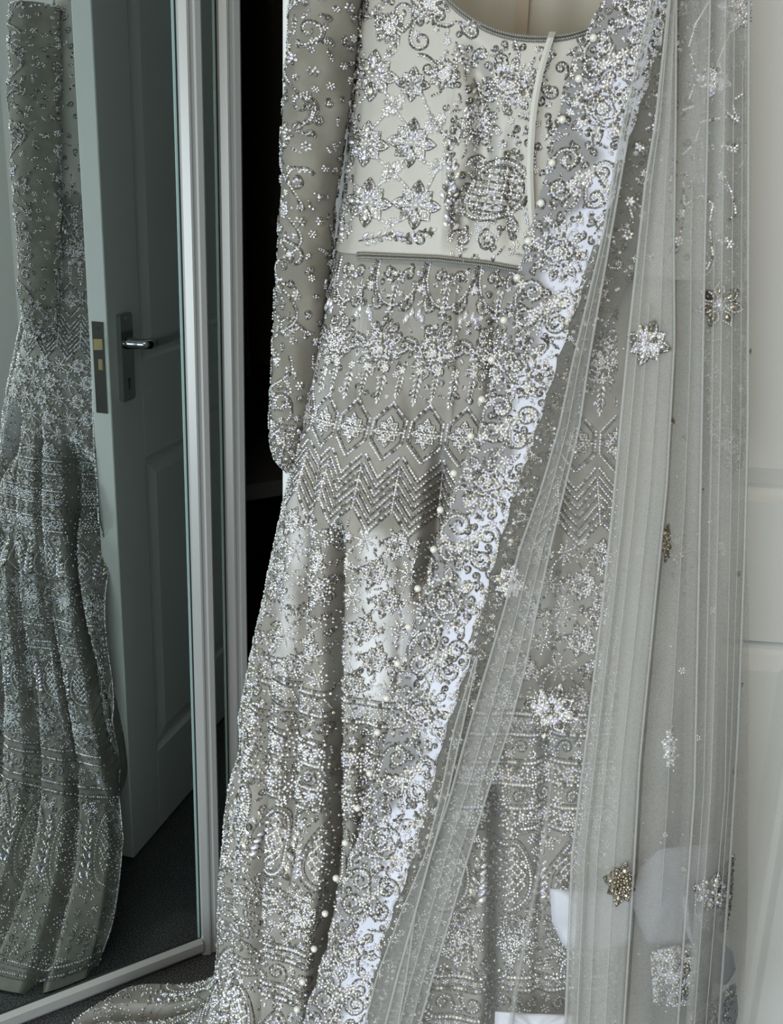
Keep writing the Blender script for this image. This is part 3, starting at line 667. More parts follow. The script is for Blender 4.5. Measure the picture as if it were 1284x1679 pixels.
scr((690, 66, 20, 3.6, 1, 1.2, 2.0), (703, 112, 15, 2.0, -1, 1.2, 1.6), (660, 20, 18, .4, 1, 1.2, 1.2), (722, 28, 15, 4.6, -1, 1.2, 1.3), (735, 120, 16, 1.0, 1, 1.5, .4), (790, 90, 12, .3, -1, 1.2, 1.6),
    (745, 215, 17, 2.6, 1, 1.2, 1.2), (785, 268, 15, .8, -1, 1.3, 1.0), (800, 150, 15, 5, 1, 1.2, 1.2), (775, 52, 12, 2.6, 1, 1.2, 1.4), (820, 98, 12, .2, 1, 1.2, 1), (690, 392, 13, 5.2, 1, 1.2, 1.0), (758, 392, 15, 1.2, -1, 1.3, 1.0), (800, 395, 16, 4.2, 1, 1.5, .6), (838, 372, 13, 2.2, -1, 1.3, 1),
    (893, 95, 13, 1.8, -1, 1.2, 1.3), (920, 112, 12, .3, 1, 1.2, 1.2), (640, 52, 12, 1.3, -1, 1.2, 1), (905, 150, 14, 3, 1, 1.2, 1.1))
def sprays(e):
    for x, y, a, L in ((748, 70, 1.2, 46), (762, 44, -.3, 40), (742, 90, .4, 40), (590, 395, -.2, 58), (660, 396, -.35, 52), (632, 386, .1, 44), (738, 385, -1.5, 70), (728, 330, -1.3, 55), (745, 300, -1.7, 60), (735, 352, -1.1, 44), (776, 130, 1.3, 50), (764, 170, 1.2, 46), (820, 120, .8, 40), (610, 30, -.9, 42), (655, 62, 2.2, 36), (840, 64, 1.2, 30), (870, 240, 1.4, 36), (930, 90, -.5, 30)): e.spray(x, y, a, L, 5)
bmotif('leaf_sprays', sprays)
for x, y, r in ((838, 140, 40), (785, 205, 30), (728, 122, 22), (640, 45, 22), (705, 8, 26)): bmotif('rose_motif', lambda e: e.rose(x, y, r))
def paisley(e):
    c_, s_ = math.cos(-.62), math.sin(-.62); tf = lambda u, v: (812+u*c_-v*s_, 315+u*s_+v*c_)
    for k in (1, .93, .80):
        o = [tf(k*62*math.cos(t), k*(44+10*math.cos(t))*math.sin(t)) for t in np.linspace(0, 6.283, 44)]
        e.stroke(o, 5, 5, 4.6) if k == .93 else e.cord(o, 3.4)
    for k in range(-6, 7):
        for sg in (1, -1):
            p = [(q, sg*q*.95+k*17) for q in np.linspace(-60, 60, 40)]; p = [(x, y) for x, y in p if (x/50)**2+(y/38)**2 < 1]
            if len(p) > 3: e.stroke([tf(*q) for q in p], 4.8, 5.2, 4, 'bead'); e.cord([tf(q[0]+2.6, q[1]-2.6) for q in p], 2.4)
    for k in range(-2, 3):
        for q in range(-2, 3):
            if (q*18/48)**2+(k*17/36)**2 < 1: e.gem(*tf(q*18, k*17), 7)
bmotif('lattice_medallion', paisley)
bmotif('bead_filling', lambda e: (e.fill(lambda x, y: x > 725+max(0, (y-150))*.04 and x < 905 and (y > 72 or x < 745), 725, 66, 910, 425, 15, 1600, rmax=9), e.fill(lambda x, y: x < 760 and y < 60+.0*x, 600, -60, 760, 66, 20, 300, rmax=9), e.fill(lambda x, y: True, 930, -40, 1140, 440, 22, 500, rmax=10)), 'stuff')
# left side panel of the bodice, seen in the mirror
class BodMap:
    def __init__(s): s.m = UVMap(BP, NB)
    def map(s, X, Y): return s.m.at(np.asarray(X)/900., np.asarray(Y)/600.)
bmotif('side_panel_beading', lambda e: e.fill(lambda x, y: True, 2, 0, 165, 595, 24, 700, rmax=12), 'stuff', BodMap())

# ------------------------------------------------------------------ skirt embroidery (round the whole skirt)
_flat = SkirtMap(); _clipgrid = None
def vis(X, Y):                                  # plain net at the far right, under the doubled veil
    P, _ = SKM.map(X, Y); x, y = project(P); return x < 1012
def setmap(z):
    global SKM, X634, XW
    SKM = SkirtMap(z); X634 = U634*SKM.LX; XW = SKM.LX
XM = 0; XW = SKM.LX
def row(name, tile, fn, kind=None, each=True, off=0.):
    n0 = int(math.floor((X634+off)/tile)); base = X634+off-n0*tile; i = 0; cx = base-tile if base > .5*tile or tile > 300 else base
    allE = Emb(SKM)
    while cx < XW:
        e = Emb(SKM) if each else allE
        fn(e, cx, i); i += 1
        if each: e.build(name, skirt, clip=vis, kind=kind)
        cx += tile
    if not each: allE.build(name, skirt, clip=vis, kind=kind)
T1 = 66.
def ogee(e, cx, i):
    for sg in (-1, 1):
        p = [(cx+sg*49*math.sin(t*1.571), 503-62*(1-math.cos(t*1.571))-18*max(0, t-.8)*5*.2) for t in np.linspace(0, 1, 16)]+[(cx+sg*49, 432)]
        e.cord(p, 3); e.stroke([(x-sg*4, y-2) for x, y in p], 4.8)
        e.curl(cx+sg*20, 450, 14, -.5*sg, -sg, 1.1, .5); e.curl(cx+sg*26, 498, 13, 3.14, -sg, 1.15, 1.2); e.curl(cx+sg*18, 536, 12, 3.3, sg, 1.1, .8)
        e.flower(cx+sg*49, 470, 8); e.add(cx+sg*44, 512, 1.57, 18, 7); e.add(cx+sg*36, 520, 1.4, 16, 7)
    e.spray(cx, 462, 1.57, 38, 5); e.flower(cx, 452, 9); e.flower(cx, 512, 9)
row('ogee_motif', 102., ogee, off=52)
def medal(e, cx, i):
    e.rose(cx, 576, 36); 
    for sg in (-1, 1): e.curl(cx+sg*44, 566, 13, 1.57, sg, 1.1, 1.2)
row('rose_motif', 102., medal, off=52)
row('leaf_spray', T1/2, lambda e, cx, i: (e.spray(cx, 612, 1.57, 46 if i % 2 else 36, 5), e.flower(cx, 606, 8)))
def hexa(e, cx, i):
    o = [(cx, 660), (cx+29, 690), (cx+29, 728), (cx, 758), (cx-29, 728), (cx-29, 690), (cx, 660)]
    e.stroke(o, 5.2, 5.6, 4.6); e.cord([(cx+(x-cx)*.84, 709+(y-709)*.88) for x, y in o], 2.2)
    e.snow(cx, 709, 25, 0)
row('hexagon_motif', T1, hexa)
def chev(e, cx, i):
    for k in range(7):
        y = 752+k*15; w = 29
        p = [(cx-w, y-2), (cx, y+34), (cx+w, y-2)]
        e.stroke(p, 5.0, 5.6, 3.8 if k not in (0, 6) else 5); e.cord([(x, q+5.5) for x, q in p], 1.9)
    e.stroke([(cx+33, 768), (cx+33, 842)], 5, 5.4, 4.4); e.cord([(cx+29.5, 770), (cx+29.5, 842)], 1.8); e.cord([(cx+36.5, 770), (cx+36.5, 842)], 1.8)
row('chevron_motif', T1, chev)
row('bead_filling', 400., lambda e, cx, i: e.fill(lambda x, y: True, cx-200, 438, cx+200, 655, 16, 1100, rmax=7, mix=(.25, .4, .15, .2)), 'stuff', False)
setmap(.72)
T2 = 62.
for r_, y in enumerate((893, 941, 989, 1037, 1085, 1131)):
    row('snowflake_motif', T2, (lambda yy, rr: lambda e, cx, i: (e.snow(cx, yy+random.uniform(-3, 3), 26 if (i+rr) % 2 else 22, .2), [e.stroke([(cx+sg*20, yy+12), (cx+sg*30, yy+26)], 5, 5.4, 3.4) for sg in (-1, 1)], e.flower(cx+31, yy, 9 if (i % 2) else 7)))(y, r_), off=(31 if r_ % 2 else 0))
row('bead_filling', 400., lambda e, cx, i: e.fill(lambda x, y: True, cx-200, 872, cx+200, 1150, 15, 800, rmax=7.5, mix=(.1, .5, .1, .3)), 'stuff', False)
def lines(name, ys, w=4.6):
    e = Emb(SKM)
    for y in ys: e.stroke([(x, y) for x in np.arange(0, XW, 8)], 5.6, 6.6, w+1.6); e.cord([(x, y+5) for x in np.arange(0, XW, 8)], 2.2); e.cord([(x, y-5) for x in np.arange(0, XW, 8)], 2.2)
    e.build(name, skirt, clip=vis, kind='stuff')
setmap(.52)
lines('border_line', (1158,)); lines('border_line', (1192,)); lines('border_line', (1238,)); lines('border_line', (1274,)); lines('border_line', (1312,)); lines('border_line', (1346,))
def zig(y0, y1, t):
    return lambda e, cx, i: (e.stroke([(cx-t/2, y0), (cx, y1), (cx+t/2, y0)], 4.8, 5, 4), e.flower(cx, y0+3, 7), e.flower(cx+t/2, y1-2, 6))
row('zigzag_border', 26., zig(1166, 1186, 26), each=False)
row('scroll_border', 40., lambda e, cx, i: (e.curl(cx-5, 1213, 13, .4*(i % 2), 1 if i % 2 else -1, 1.3, .8), e.flower(cx+14, 1204, 9), e.flower(cx+15, 1224, 8.5), e.flower(cx-20, 1226, 7), e.gem(cx+4, 1231, 6)), each=False)
row('beaded_band', 14., lambda e, cx, i: (e.flower(cx, 1251, 9.5), e.flower(cx+7, 1263, 8.5), e.gem(cx+6, 1248, 6)), 'stuff', False)
row('scroll_border', 46., lambda e, cx, i: (e.curl(cx-8, 1294, 14, 3.1*(i % 2), 1, 1.4, .7), e.flower(cx+15, 1284, 9.5), e.flower(cx+15, 1303, 9.5), e.flower(cx-26, 1301, 7)), each=False)
row('beaded_band', 14., lambda e, cx, i: (e.flower(cx, 1324, 9.5), e.flower(cx+7, 1335, 8.5), e.gem(cx+6, 1322, 6)), 'stuff', False)
def arch(yc, h, w):
    def f(e, cx, i):
        o = [(cx+w*math.sin(t)*(1-.38*math.cos(t)), yc-h*math.cos(t)) for t in np.linspace(0, 6.283, 34)]
        e.cord(o, 3); e.stroke([(cx+(x-cx)*.88, yc+(y-yc)*.9) for x, y in o], 5, 5, 4.6); e.cord([(cx+(x-cx)*.76, yc+(y-yc)*.82) for x, y in o], 2)
        for k in range(-4, 5):
            for sg in (1, -1):
                p = [(cx+q, yc+sg*q*1.1+k*15) for q in np.linspace(-w, w, 18)]
                p = [(x, y) for x, y in p if ((x-cx)/(w*.74))**2+((y-yc)/(h*.78))**2 < 1]
                if len(p) > 2: e.stroke(p, 5.2, 6.2, 4.8)
        e.spray(cx+w*1.35, yc+h*.9, -1.57, h*1.3, 7); e.flower(cx+w*1.35, yc-h*.8, 10); e.flower(cx, yc-h*1.12, 9)
    return f
row('lattice_arch', 104., arch(1424, 62, 40), off=150)
row('bead_filling', 400., lambda e, cx, i: e.fill(lambda x, y: (((x-X634-150+52) % 104-52)/46)**2+((y-1424)/68)**2 > 1, cx-200, 1350, cx+200, 1500, 11, 1500, rmax=9), 'stuff', False)
row('rose_motif', 90., lambda e, cx, i: e.rose(cx, 1536, 34), off=20)
row('bead_filling', 400., lambda e, cx, i: e.fill(lambda x, y: True, cx-200, 1492, cx+200, 1590, 11.5, 1000, rmax=10), 'stuff', False)
lines('border_line', (1592, 1612)); lines('border_line', (1660, 1680))
row('scroll_border', 46., lambda e, cx, i: (e.curl(cx-8, 1636, 16, 3.1*(i % 2), 1, 1.4, .7), e.flower(cx+17, 1626, 8), e.flower(cx+17, 1646, 8)), each=False)
row('beaded_band', 15., lambda e, cx, i: (e.flower(cx, 1602, 6), e.flower(cx+7, 1670, 6)), 'stuff', False)
setmap(.22)
row('lattice_arch', 110., arch(1765, 62, 42))
row('bead_filling', 400., lambda e, cx, i: e.fill(lambda x, y: (((x-X634+55) % 110-55)/47)**2+((y-1765)/68)**2 > 1, cx-200, 1690, cx+200, 1850, 12, 1400, rmax=10), 'stuff', False)
row('rose_motif', 110., lambda e, cx, i: e.rose(cx, 1892, 38), off=40)
row('bead_filling', 400., lambda e, cx, i: e.fill(lambda x, y: True, cx-200, 1850, cx+200, 1950, 13, 800, rmax=10.5), 'stuff', False)
setmap(.12)
lines('border_line', (1958, 1980))
row('scroll_border', 52., lambda e, cx, i: (e.curl(cx-8, 2008, 18, 3.1*(i % 2), 1, 1.4, .7), e.flower(cx+19, 1998, 9), e.flower(cx+19, 2020, 9)), each=False)
lines('border_line', (2036, 2056))
row('lattice_arch', 120., arch(2140, 66, 46), off=30)
row('bead_filling', 400., lambda e, cx, i: e.fill(lambda x, y: (((x-X634-30+60) % 120-60)/52)**2+((y-2140)/72)**2 > 1, cx-200, 2064, cx+200, YHEM-30, 12.5, 2600, rmax=11), 'stuff', False)
lines('border_line', (YHEM-24, YHEM-8))

# hanging tape that hooks over the neckline
tp = [(906, 52), (903, 62), (896, 84), (886, 118), (878, 160), (873, 200), (870, 245), (869, 290), (871, 335), (874, 376)]
wv = np.interp(np.arange(len(tp)), [0, 1, 3, 9], [.158, .176, .186, .182])
rows_ = []
for (x, y), w in zip(tp, wv):
    a, b = hit_w(x-5.5, y, w), hit_w(x+5.5, y, w); rows_.append([DR(a[0], w, a[1]), DR((a[0]+b[0])/2, w+.0016, (a[1]+b[1])/2), DR(b[0], w, b[1]), DR((a[0]+b[0])/2, w-.0012, (a[1]+b[1])/2), DR(a[0], w, a[1])])
tape = sub(grid_obj('hanging_tape', np.array(rows_), M['tape'], smooth=False), gown)

# ------------------------------------------------------------------ the bridal scarf: beaded border band and sheer net
VF_z = [0, .2, .33, .55, .75, .95, 1.1, 1.235, 1.4, 1.5, 1.62]; VF_w = [.47, .395, .362, .320, .285, .250, .218, .192, .184, .166, .118]
def env_w(s, z):
    wf = np.interp(z, VF_z, VF_w); q = np.clip((s-.37)/.215, 0, 1); return .055+(wf-.055)*math.sqrt(max(0, 1-q*q))
def env_point(x, y, off):
    w = .2
    for _ in range(7):
        s, z = hit_w(x, y, w); w = .5*w+.5*(env_w(s, z)+off)
    s, z = hit_w(x, y, w); return DR(s, w, z)
scarf = empty('bridal_scarf', DR(.4, .25, 0), 'sheer net bridal scarf with wide beaded lavender border draped diagonally over the gown', 'scarf')
_mps = Matrix.Translation(-Vector(DR(.4, .25, 0)))
def sps(o, p=None):
    o.parent = p or scarf; o.matrix_parent_inverse = Matrix() if p else _mps; return o
bl = pl([(-160, 1040), (0, 985), (100, 938), (200, 906), (300, 886), (400, 862), (500, 836), (600, 808), (700, 785), (800, 746), (900, 706), (1000, 684), (1100, 656), (1200, 630), (1300, 610), (1400, 576), (1500, 545), (1600, 515), (1760, 470)])
br = pl([(-160, 1150), (0, 1104), (100, 1075), (200, 1046), (300, 1016), (400, 984), (500, 950), (600, 918), (700, 882), (800, 850), (900, 822), (1000, 795), (1100, 765), (1200, 736), (1300, 710), (1400, 680), (1500, 646), (1600, 620), (1760, 588)])
ys = np.arange(-160, 1761, 5.)
_sc = lambda y: 5*abs(math.sin(y/19.))+3*math.sin(y/53.)
BG = np.array([[env_point(x, y, .004+.0018*math.sin(y/47+q*2)+.001*math.sin(y/19)) for q, x in ((q, (bl(y)+6-_sc(y))*(1-q)+(br(y)-6+_sc(y+9))*q) for q in np.linspace(0, 1, 17))] for y in ys])
border = sps(grid_obj('scarf_border', BG, M['bcloth']))
_a = border.data.attributes.new('satin', 'FLOAT', 'POINT')
_a.data.foreach_set('value', np.array([[min(1, max(0, (q-.44-.16*math.sin(y/37.)-.10*math.sin(y/13.+1))*7)) for q in np.linspace(0, 1, 17)] for y in ys], np.float32).ravel())
BDX = PxMap(grid_bvh(BG))
inb = lambda x, y: bl(y)+2 < x < br(y)-2
class Vis: pass
def bo(name, fn, kind=None):
    e = Emb(BDX); fn(e); return e.build(name, border, kind=kind)
# the repeating design: a rose, scrolls hooking both ways, small flowers, down the slanting band
roses = [(1052, 18), (988, 178), (915, 412), (846, 600), (800, 790), (726, 990), (690, 1165), (624, 1378), (570, 1560), (540, 1700)]
for k, (x, y) in enumerate(roses): bo('rose_motif', lambda e: e.rose(x, y, 52 if k in (1, 3, 5, 7) else 42))
for k in range(len(roses)-1):
    (xa, ya), (xb, yb) = roses[k], roses[k+1]
    for q, sd, r in ((.36, -.22, 20), (.44, .26, 18), (.56, -.24, 19), (.63, .25, 17)):
        yy = ya+(yb-ya)*q; xc = (bl(yy)+br(yy))/2+sd*(br(yy)-bl(yy))*1.0
        bo('scroll_motif', lambda e: e.curl(xc, yy, r*1.12, .35+(math.pi if q > .5 else 0), 1 if sd > 0 else -1, 1.45, 1.3, 5))
    yy = (ya+yb)/2; xc = (bl(yy)+br(yy))/2
    bo('flower_motif', lambda e: (e.flower(xc, yy, 13), e.flower(xc-16, yy+8, 10), e.flower(xc+15, yy-9, 10), e.spray(xc, yy+12, 1.9, 30, 4)))
def fillb(y0, y1, gap, n, r): return lambda e: e.fill(lambda x, y: inb(x, y) and all((x-a)**2+(y-b)**2 > 40**2 for a, b in roses), bl(y1)-5, y0, br(y0)+5, y1, gap, n, rmax=r)
for y0 in range(-120, 1760, 120): bo('bead_filling', fillb(y0, y0+120, 15, 700, 10), 'stuff')
bo('edge_beading', lambda e: ([e.flower(bl(y)+random.uniform(-2, 6), y, random.uniform(5, 8)) for y in range(-100, 1750, 15)], [e.flower(br(y)-random.uniform(0, 8), y, random.uniform(5, 8)) for y in range(-100, 1750, 17)], [e.gem(br(y)+random.uniform(-6, 10), y, random.uniform(4, 6), 'bronze') for y in range(-100, 1750, 6)]), 'stuff')
# dark lace edging that runs along the band on its right
M['lacenet'] = net_mat('taupe_lace_net', (.20, .188, .165), .72, 500)
EW = pl([(-160, 30), (60, 40), (180, 62), (430, 78), (560, 46), (800, 36), (1200, 32), (1760, 26)])
EG = np.array([[env_point(br(y)-10+(EW(y)+10)*q+(3*math.sin(y/11.) if q > .9 else 0), y, .0025+.001*math.sin(y/30+q*3)) for q in np.linspace(0, 1, 7)] for y in np.arange(-160, 1761, 8.)])
edging = sps(grid_obj('lace_edging', EG, M['lacenet']))
EDX = PxMap(grid_bvh(EG)); e = Emb(EDX)
for y in range(-150, 1755, 5):
    for _ in range(2): (e.flower if random.random() < .4 else e.gem)(br(y)+random.uniform(0, EW(y)-3), y+random.uniform(-3, 3), random.uniform(3.5, 7), random.choice(('bronze', 'bronze', 'bead', 'cord')))
e.build('edge_beading', edging, kind='stuff')
for y in range(-120, 1740, 46):
    e = Emb(EDX); e.curl(br(y)+EW(y)*.5, y, 12, random.random()*6, random.choice((1, -1)), 1.2, 1., 3.8, random.choice(('bronze', 'bead'))); e.build('scroll_motif', edging)
# ball pearls on the left edge
def icos(name, P, r, parent, m):
    mb = MB(); n, k = 12, 7
    V = [P+np.array([0, 0, r])]
    for i in range(1, k):
        a = math.pi*i/k; V += [P+r*(math.sin(a)*(math.cos(t)*D_D+math.sin(t)*D_N)+np.array([0, 0, math.cos(a)])) for t in np.linspace(0, 2*math.pi, n, endpoint=False)]
    V.append(P-np.array([0, 0, r])); F = [(0, 1+j, 1+(j+1) % n) for j in range(n)]
    for i in range(k-2): F += [(1+i*n+j, 1+(i+1)*n+j, 1+(i+1)*n+(j+1) % n, 1+i*n+(j+1) % n) for j in range(n)]
    F += [(len(V)-1, 1+(k-2)*n+(j+1) % n, 1+(k-2)*n+j) for j in range(n)]
    return mesh_obj(name, V, F, m, None, True)
for x, y in ((973, 62), (949, 129), (922, 196), (905, 267), (887, 333), (866, 395), (848, 455), (826, 525), (806, 590), (790, 655), (772, 715), (744, 776), (722, 836), (711, 901), (685, 965), (670, 1028), (652, 1088), (634, 1145), (619, 1201), (606, 1268), (586, 1325), (566, 1382), (551, 1440), (533, 1498), (515, 1556), (496, 1610), (487, 1655)):
    P = env_point(x, y, .0075); sps(icos('pearl', P, .0036, None, M['pearl']), border)

# net: one long cloth gathered into pleats, running to and fro across the right side
def sheet(name, lines, offs, y0, y1, m, n=14, wob=.003, seed=1):
    n = max(n, 3)
    ys = np.arange(y0, y1+1, 22.); rg = np.random.default_rng(seed); ph = rg.uniform(0, 6, 20); G = []
    for y in ys:
        xs = [l(y) for l in lines]; row = []
        for k in range(len(xs)-1):
            for q in np.linspace(0, 1, n, endpoint=(k == len(xs)-2)):
                x = xs[k]*(1-q)+xs[k+1]*q; o = offs[k]*(1-q)+offs[k+1]*q + wob*math.sin(y/160+x/33+ph[k])*math.sin(math.pi*q) + .006*math.sin(math.pi*q)*(1 if k % 2 == 0 else -1)*(len(xs) > 2)
                row.append(env_point(x, y, .012+o))
        G.append(row)
    return sps(grid_obj(name, np.array(G), m)), np.array(G)
S0 = lambda kn: pl(kn)
base = [lambda y: br(y)-8, S0([(-160, 1150), (0, 1098), (430, 1045), (850, 1002), (1200, 962), (1760, 925)]), S0([(-160, 1170), (400, 1158), (800, 1151), (1300, 1141), (1760, 1108)]), S0([(-160, 1231), (700, 1229), (900, 1224), (1200, 1213), (1400, 1201), (1760, 1176)])]
vb, VBG = sheet('net_drape', base, [0, .004, .002, 0], -160, 1760, M['thin'], 16)
VBX = PxMap(grid_bvh(VBG))
F0 = S0([(-160, 1120), (0, 1095), (200, 1073), (300, 1056), (420, 1043), (540, 1030), (700, 1015), (850, 1001), (1000, 985), (1200, 961), (1400, 936), (1760, 922)])
F1 = S0([(-160, 1122), (0, 1111), (200, 1110), (400, 1107), (560, 1108), (800, 1095), (950, 1080), (1250, 1051), (1450, 1040), (1760, 1020)])
Fm = lambda y: F0(y)*.72+F1(y)*.28
def mix(a, b, q): return lambda y: a(y)*(1-q)+b(y)*q
vf, VFG = sheet('net_fold', [mix(F0, F1, .30), F0, F1, mix(F0, F1, .12), mix(F0, F1, .8)], [.010, .013, .016, .007, .004], -160, 1760, M['veil'], 9, seed=2)
VFX = PxMap(grid_bvh(VFG))
B0 = S0([(-160, 1095), (0, 1066), (200, 1020), (400, 984), (600, 936), (700, 915), (800, 886), (900, 850), (1000, 825), (1100, 795), (1200, 765), (1300, 738), (1400, 705), (1500, 678), (1600, 650), (1760, 610)])
B1 = S0([(-160, 1102), (0, 1080), (200, 1036), (400, 1001), (600, 966), (700, 952), (800, 928), (900, 904), (1000, 882), (1100, 862), (1200, 835), (1300, 801), (1400, 771), (1500, 742), (1600, 712), (1760, 668)])
sheet('net_fold', [mix(B0, B1, .5), B0, B1, mix(B0, B1, .2), mix(B0, B1, .75)], [.012, .016, .018, .010, .008], -160, 1760, M['thin'], 7, seed=3)
C0 = S0([(1080, 778), (1200, 742), (1300, 722), (1400, 697), (1500, 655), (1600, 617), (1760, 575)]); C1 = S0([(1080, 784), (1200, 758), (1300, 736), (1400, 709), (1500, 682), (1600, 668), (1760, 640)])
sheet('net_fold', [mix(C0, C1, .6), C0, C1, mix(C0, C1, .3)], [.008, .012, .013, .006], 1080, 1760, M['thin'], 7, seed=4)
H0 = S0([(-160, 1160), (400, 1130), (800, 1128), (1300, 1120), (1760, 1092)])
sheet('net_fold', [mix(F1, base[2], .05), base[2], H0], [-.004, .010, .004], -160, 1760, M['veil'], 8, seed=5)
R1 = S0([(-160, 1205), (400, 1200), (800, 1198), (1300, 1188), (1760, 1150)])
sheet('net_fold', [base[2], base[3], R1, mix(base[2], R1, .25)], [.002, .006, .010, .006], -160, 1760, M['veil'], 9, seed=6)
sheet('net_fold', [lambda y: 1195, S0([(900, 1224), (1000, 1228), (1500, 1226), (1760, 1214)])], [-.012, -.012], 900, 1760, M['veil'], 8, seed=8)
sheet('net_fold', [S0([(1250, 905), (1400, 885), (1600, 845), (1760, 820)]), S0([(1250, 911), (1400, 893), (1600, 854), (1760, 830)]), S0([(1250, 908), (1400, 888), (1600, 848), (1760, 823)])], [.004, .006, .003], 1250, 1760, M['veil'], 4, seed=9)

# rolled fold edges, where the net doubles on itself
def roll(L, w, off, y0=-160, y1=1760, sd=1): sheet('fold_edge', [lambda y: L(y)+sd*w, L, lambda y: L(y)+sd*w*1.01], [off+.003, off+.004, off+.003], y0, y1, M['hem'], 3, 0)
roll(F0, 5, .016); roll(F1, 4, .018, sd=-1); roll(base[2], 4, .013, sd=-1); roll(base[3], 5, .010, sd=-1); roll(B0, 4, .018); roll(B1, 4, .020, sd=-1)
roll(mix(F0, F1, .20), 2.5, .018); roll(R1, 2, .012); roll(mix(F0, F1, .66), 2, .014); roll(C0, 3, .015, 1080); roll(C1, 3, .015, 1080, sd=-1); roll(mix(B0, B1, .40), 2, .018); roll(mix(base[2], base[3], .35), 3, .01)
for q, w, a, b in ((.40, 1.6, 500, 1760),): roll(mix(F0, F1, q), w, .017, a, b)
for q, w, a, b in ((.18, 1.6, 400, 1500), (.80, 1.6, 100, 1500)): roll(mix(base[2], base[3], q), w, .012, a, b)
for q, w, a, b in ((.5, 1.6, 300, 1500),): roll(mix(F1, base[2], q), w, .010, a, b)
for q, w, a, b in ((.72, 1.6, 700, 1760),): roll(mix(B0, B1, q), w, .018, a, b)
# snowflakes, sprigs and loose stones sewn on the net
def vo(name, fn, mp=VBX, parent=vb, kind=None, lift=.0012):
    e = Emb(mp); fn(e); return e.build(name, parent, lift=lift, kind=kind)
def big(e, x, y, r, k='bead', sq=1.):
    a0 = len(e.rows[k]); e.snow(x, y, r, .3, k); e.snow(x, y, r*.60, .3+.39, k); e.flower(x, y, r*.34, k)
    for i in range(16): e.gem(x+math.cos(i*.39)*r*random.uniform(.45, .8), y+math.sin(i*.39)*r*random.uniform(.45, .8), random.uniform(3.5, 6), k)
    if sq != 1:
        for kk in e.rows: e.rows[kk] = [(x+(p[0]-x)*sq, y+(p[1]-y), p[2], p[3]*(.5+.5*sq), p[4]) for p in e.rows[kk]]
vo('snowflake_motif', lambda e: big(e, 1062, 562, 37), VFX, vf)
vo('snowflake_motif', lambda e: big(e, 836, 955, 30))
vo('snowflake_motif', lambda e: big(e, 905, 1166, 46))
vo('snowflake_motif', lambda e: big(e, 1018, 1449, 36, 'bronze', .78), VFX, vf)
vo('snowflake_motif', lambda e: big(e, 1098, 1226, 38, 'bead', .36))
vo('snowflake_motif', lambda e: big(e, 1093, 890, 32, 'bronze', .26))
vo('snowflake_motif', lambda e: big(e, 1122, 905, 32, 'bronze', .9), lift=-.012)
vo('snowflake_motif', lambda e: big(e, 1166, 1462, 32))
vo('snowflake_motif', lambda e: big(e, 1210, 20, 34))
vo('snowflake_motif', lambda e: big(e, 1172, 132, 28))
def star(e):
    for i in range(7):
        a = i*.898+.2; e.leaf(1180+math.cos(a)*10, 500+math.sin(a)*10, a, 27, 15); e.add(1180+math.cos(a)*23, 500+math.sin(a)*23, a, 17, 10, 'bronze')
    for i in range(9): e.gem(1180+math.cos(i*.7)*8, 500+math.sin(i*.7)*8, 4.5)
    e.gem(1180, 500, 11)
vo('star_motif', star)
for x, y, r, k in ((1049, 903, 8, 'bead'), (1168, 1000, 7, 'bead'), (1229, 576, 5, 'bronze'), (1102, 690, 6, 'bronze'), (1122, 717, 6, 'bronze'), (1103, 943, 6, 'bronze'), (1121, 972, 5, 'bronze'), (1208, 941, 6, 'bronze'), (1010, 1141, 6, 'bronze'), (1118, 1099, 7, 'bead'), (1143, 1209, 6, 'bead'), (1218, 1123, 6, 'bronze'), (1203, 1264, 6, 'bronze'), (1184, 288, 8, 'bead'), (1003, 1102, 5, 'bead'), (1182, 895, 8, 'bead'), (1186, 905, 6, 'bead'), (1090, 1368, 5, 'bead'), (1120, 1424, 5, 'bead'), (1040, 1370, 4, 'bead')):
    vo('loose_stone', lambda e: e.flower(x, y, r, k))
def vine(e):
    for p in (((1205, 30), (1190, 70), (1178, 100), (1172, 130)), ((1165, 0), (1140, 40), (1128, 80), (1140, 115)), ((1200, 190), (1150, 200), (1140, 235), (1120, 252)), ((1215, 155), (1200, 165), (1204, 190)), ((1180, 165), (1195, 188), (1204, 196)), ((1120, 300), (1122, 350), (1112, 400)), ((1124, 335), (1150, 320), (1170, 335), (1165, 360)), ((1100, 290), (1096, 310), (1100, 325)), ((1190, 295), (1200, 320), (1205, 350), (1195, 360)), ((1165, 380), (1170, 420), (1160, 440)), ((1130, 160), (1140, 135), (1150, 130)), ((1075, 190), (1074, 215)), ((1060, 300), (1068, 280), (1064, 320)), ((1030, 330), (1038, 360)), ((1120, 180), (1135, 175))): e.stroke(p, 5.2, 6, 4)
    for x, y in ((1172, 130), (1160, 120), (1204, 195), (1190, 240), (1203, 243), (1118, 350), (1113, 395), (1195, 400), (1185, 392), (1076, 208), (1033, 330), (1030, 385), (1050, 240), (1065, 420), (1150, 128)): e.flower(x, y, 9)
vo('vine_embroidery', vine)
vo('loose_beading', lambda e: [e.gem(random.uniform(880, 1225), random.uniform(60, 1660), random.uniform(2, 3.6)) for _ in range(170)], kind='stuff')

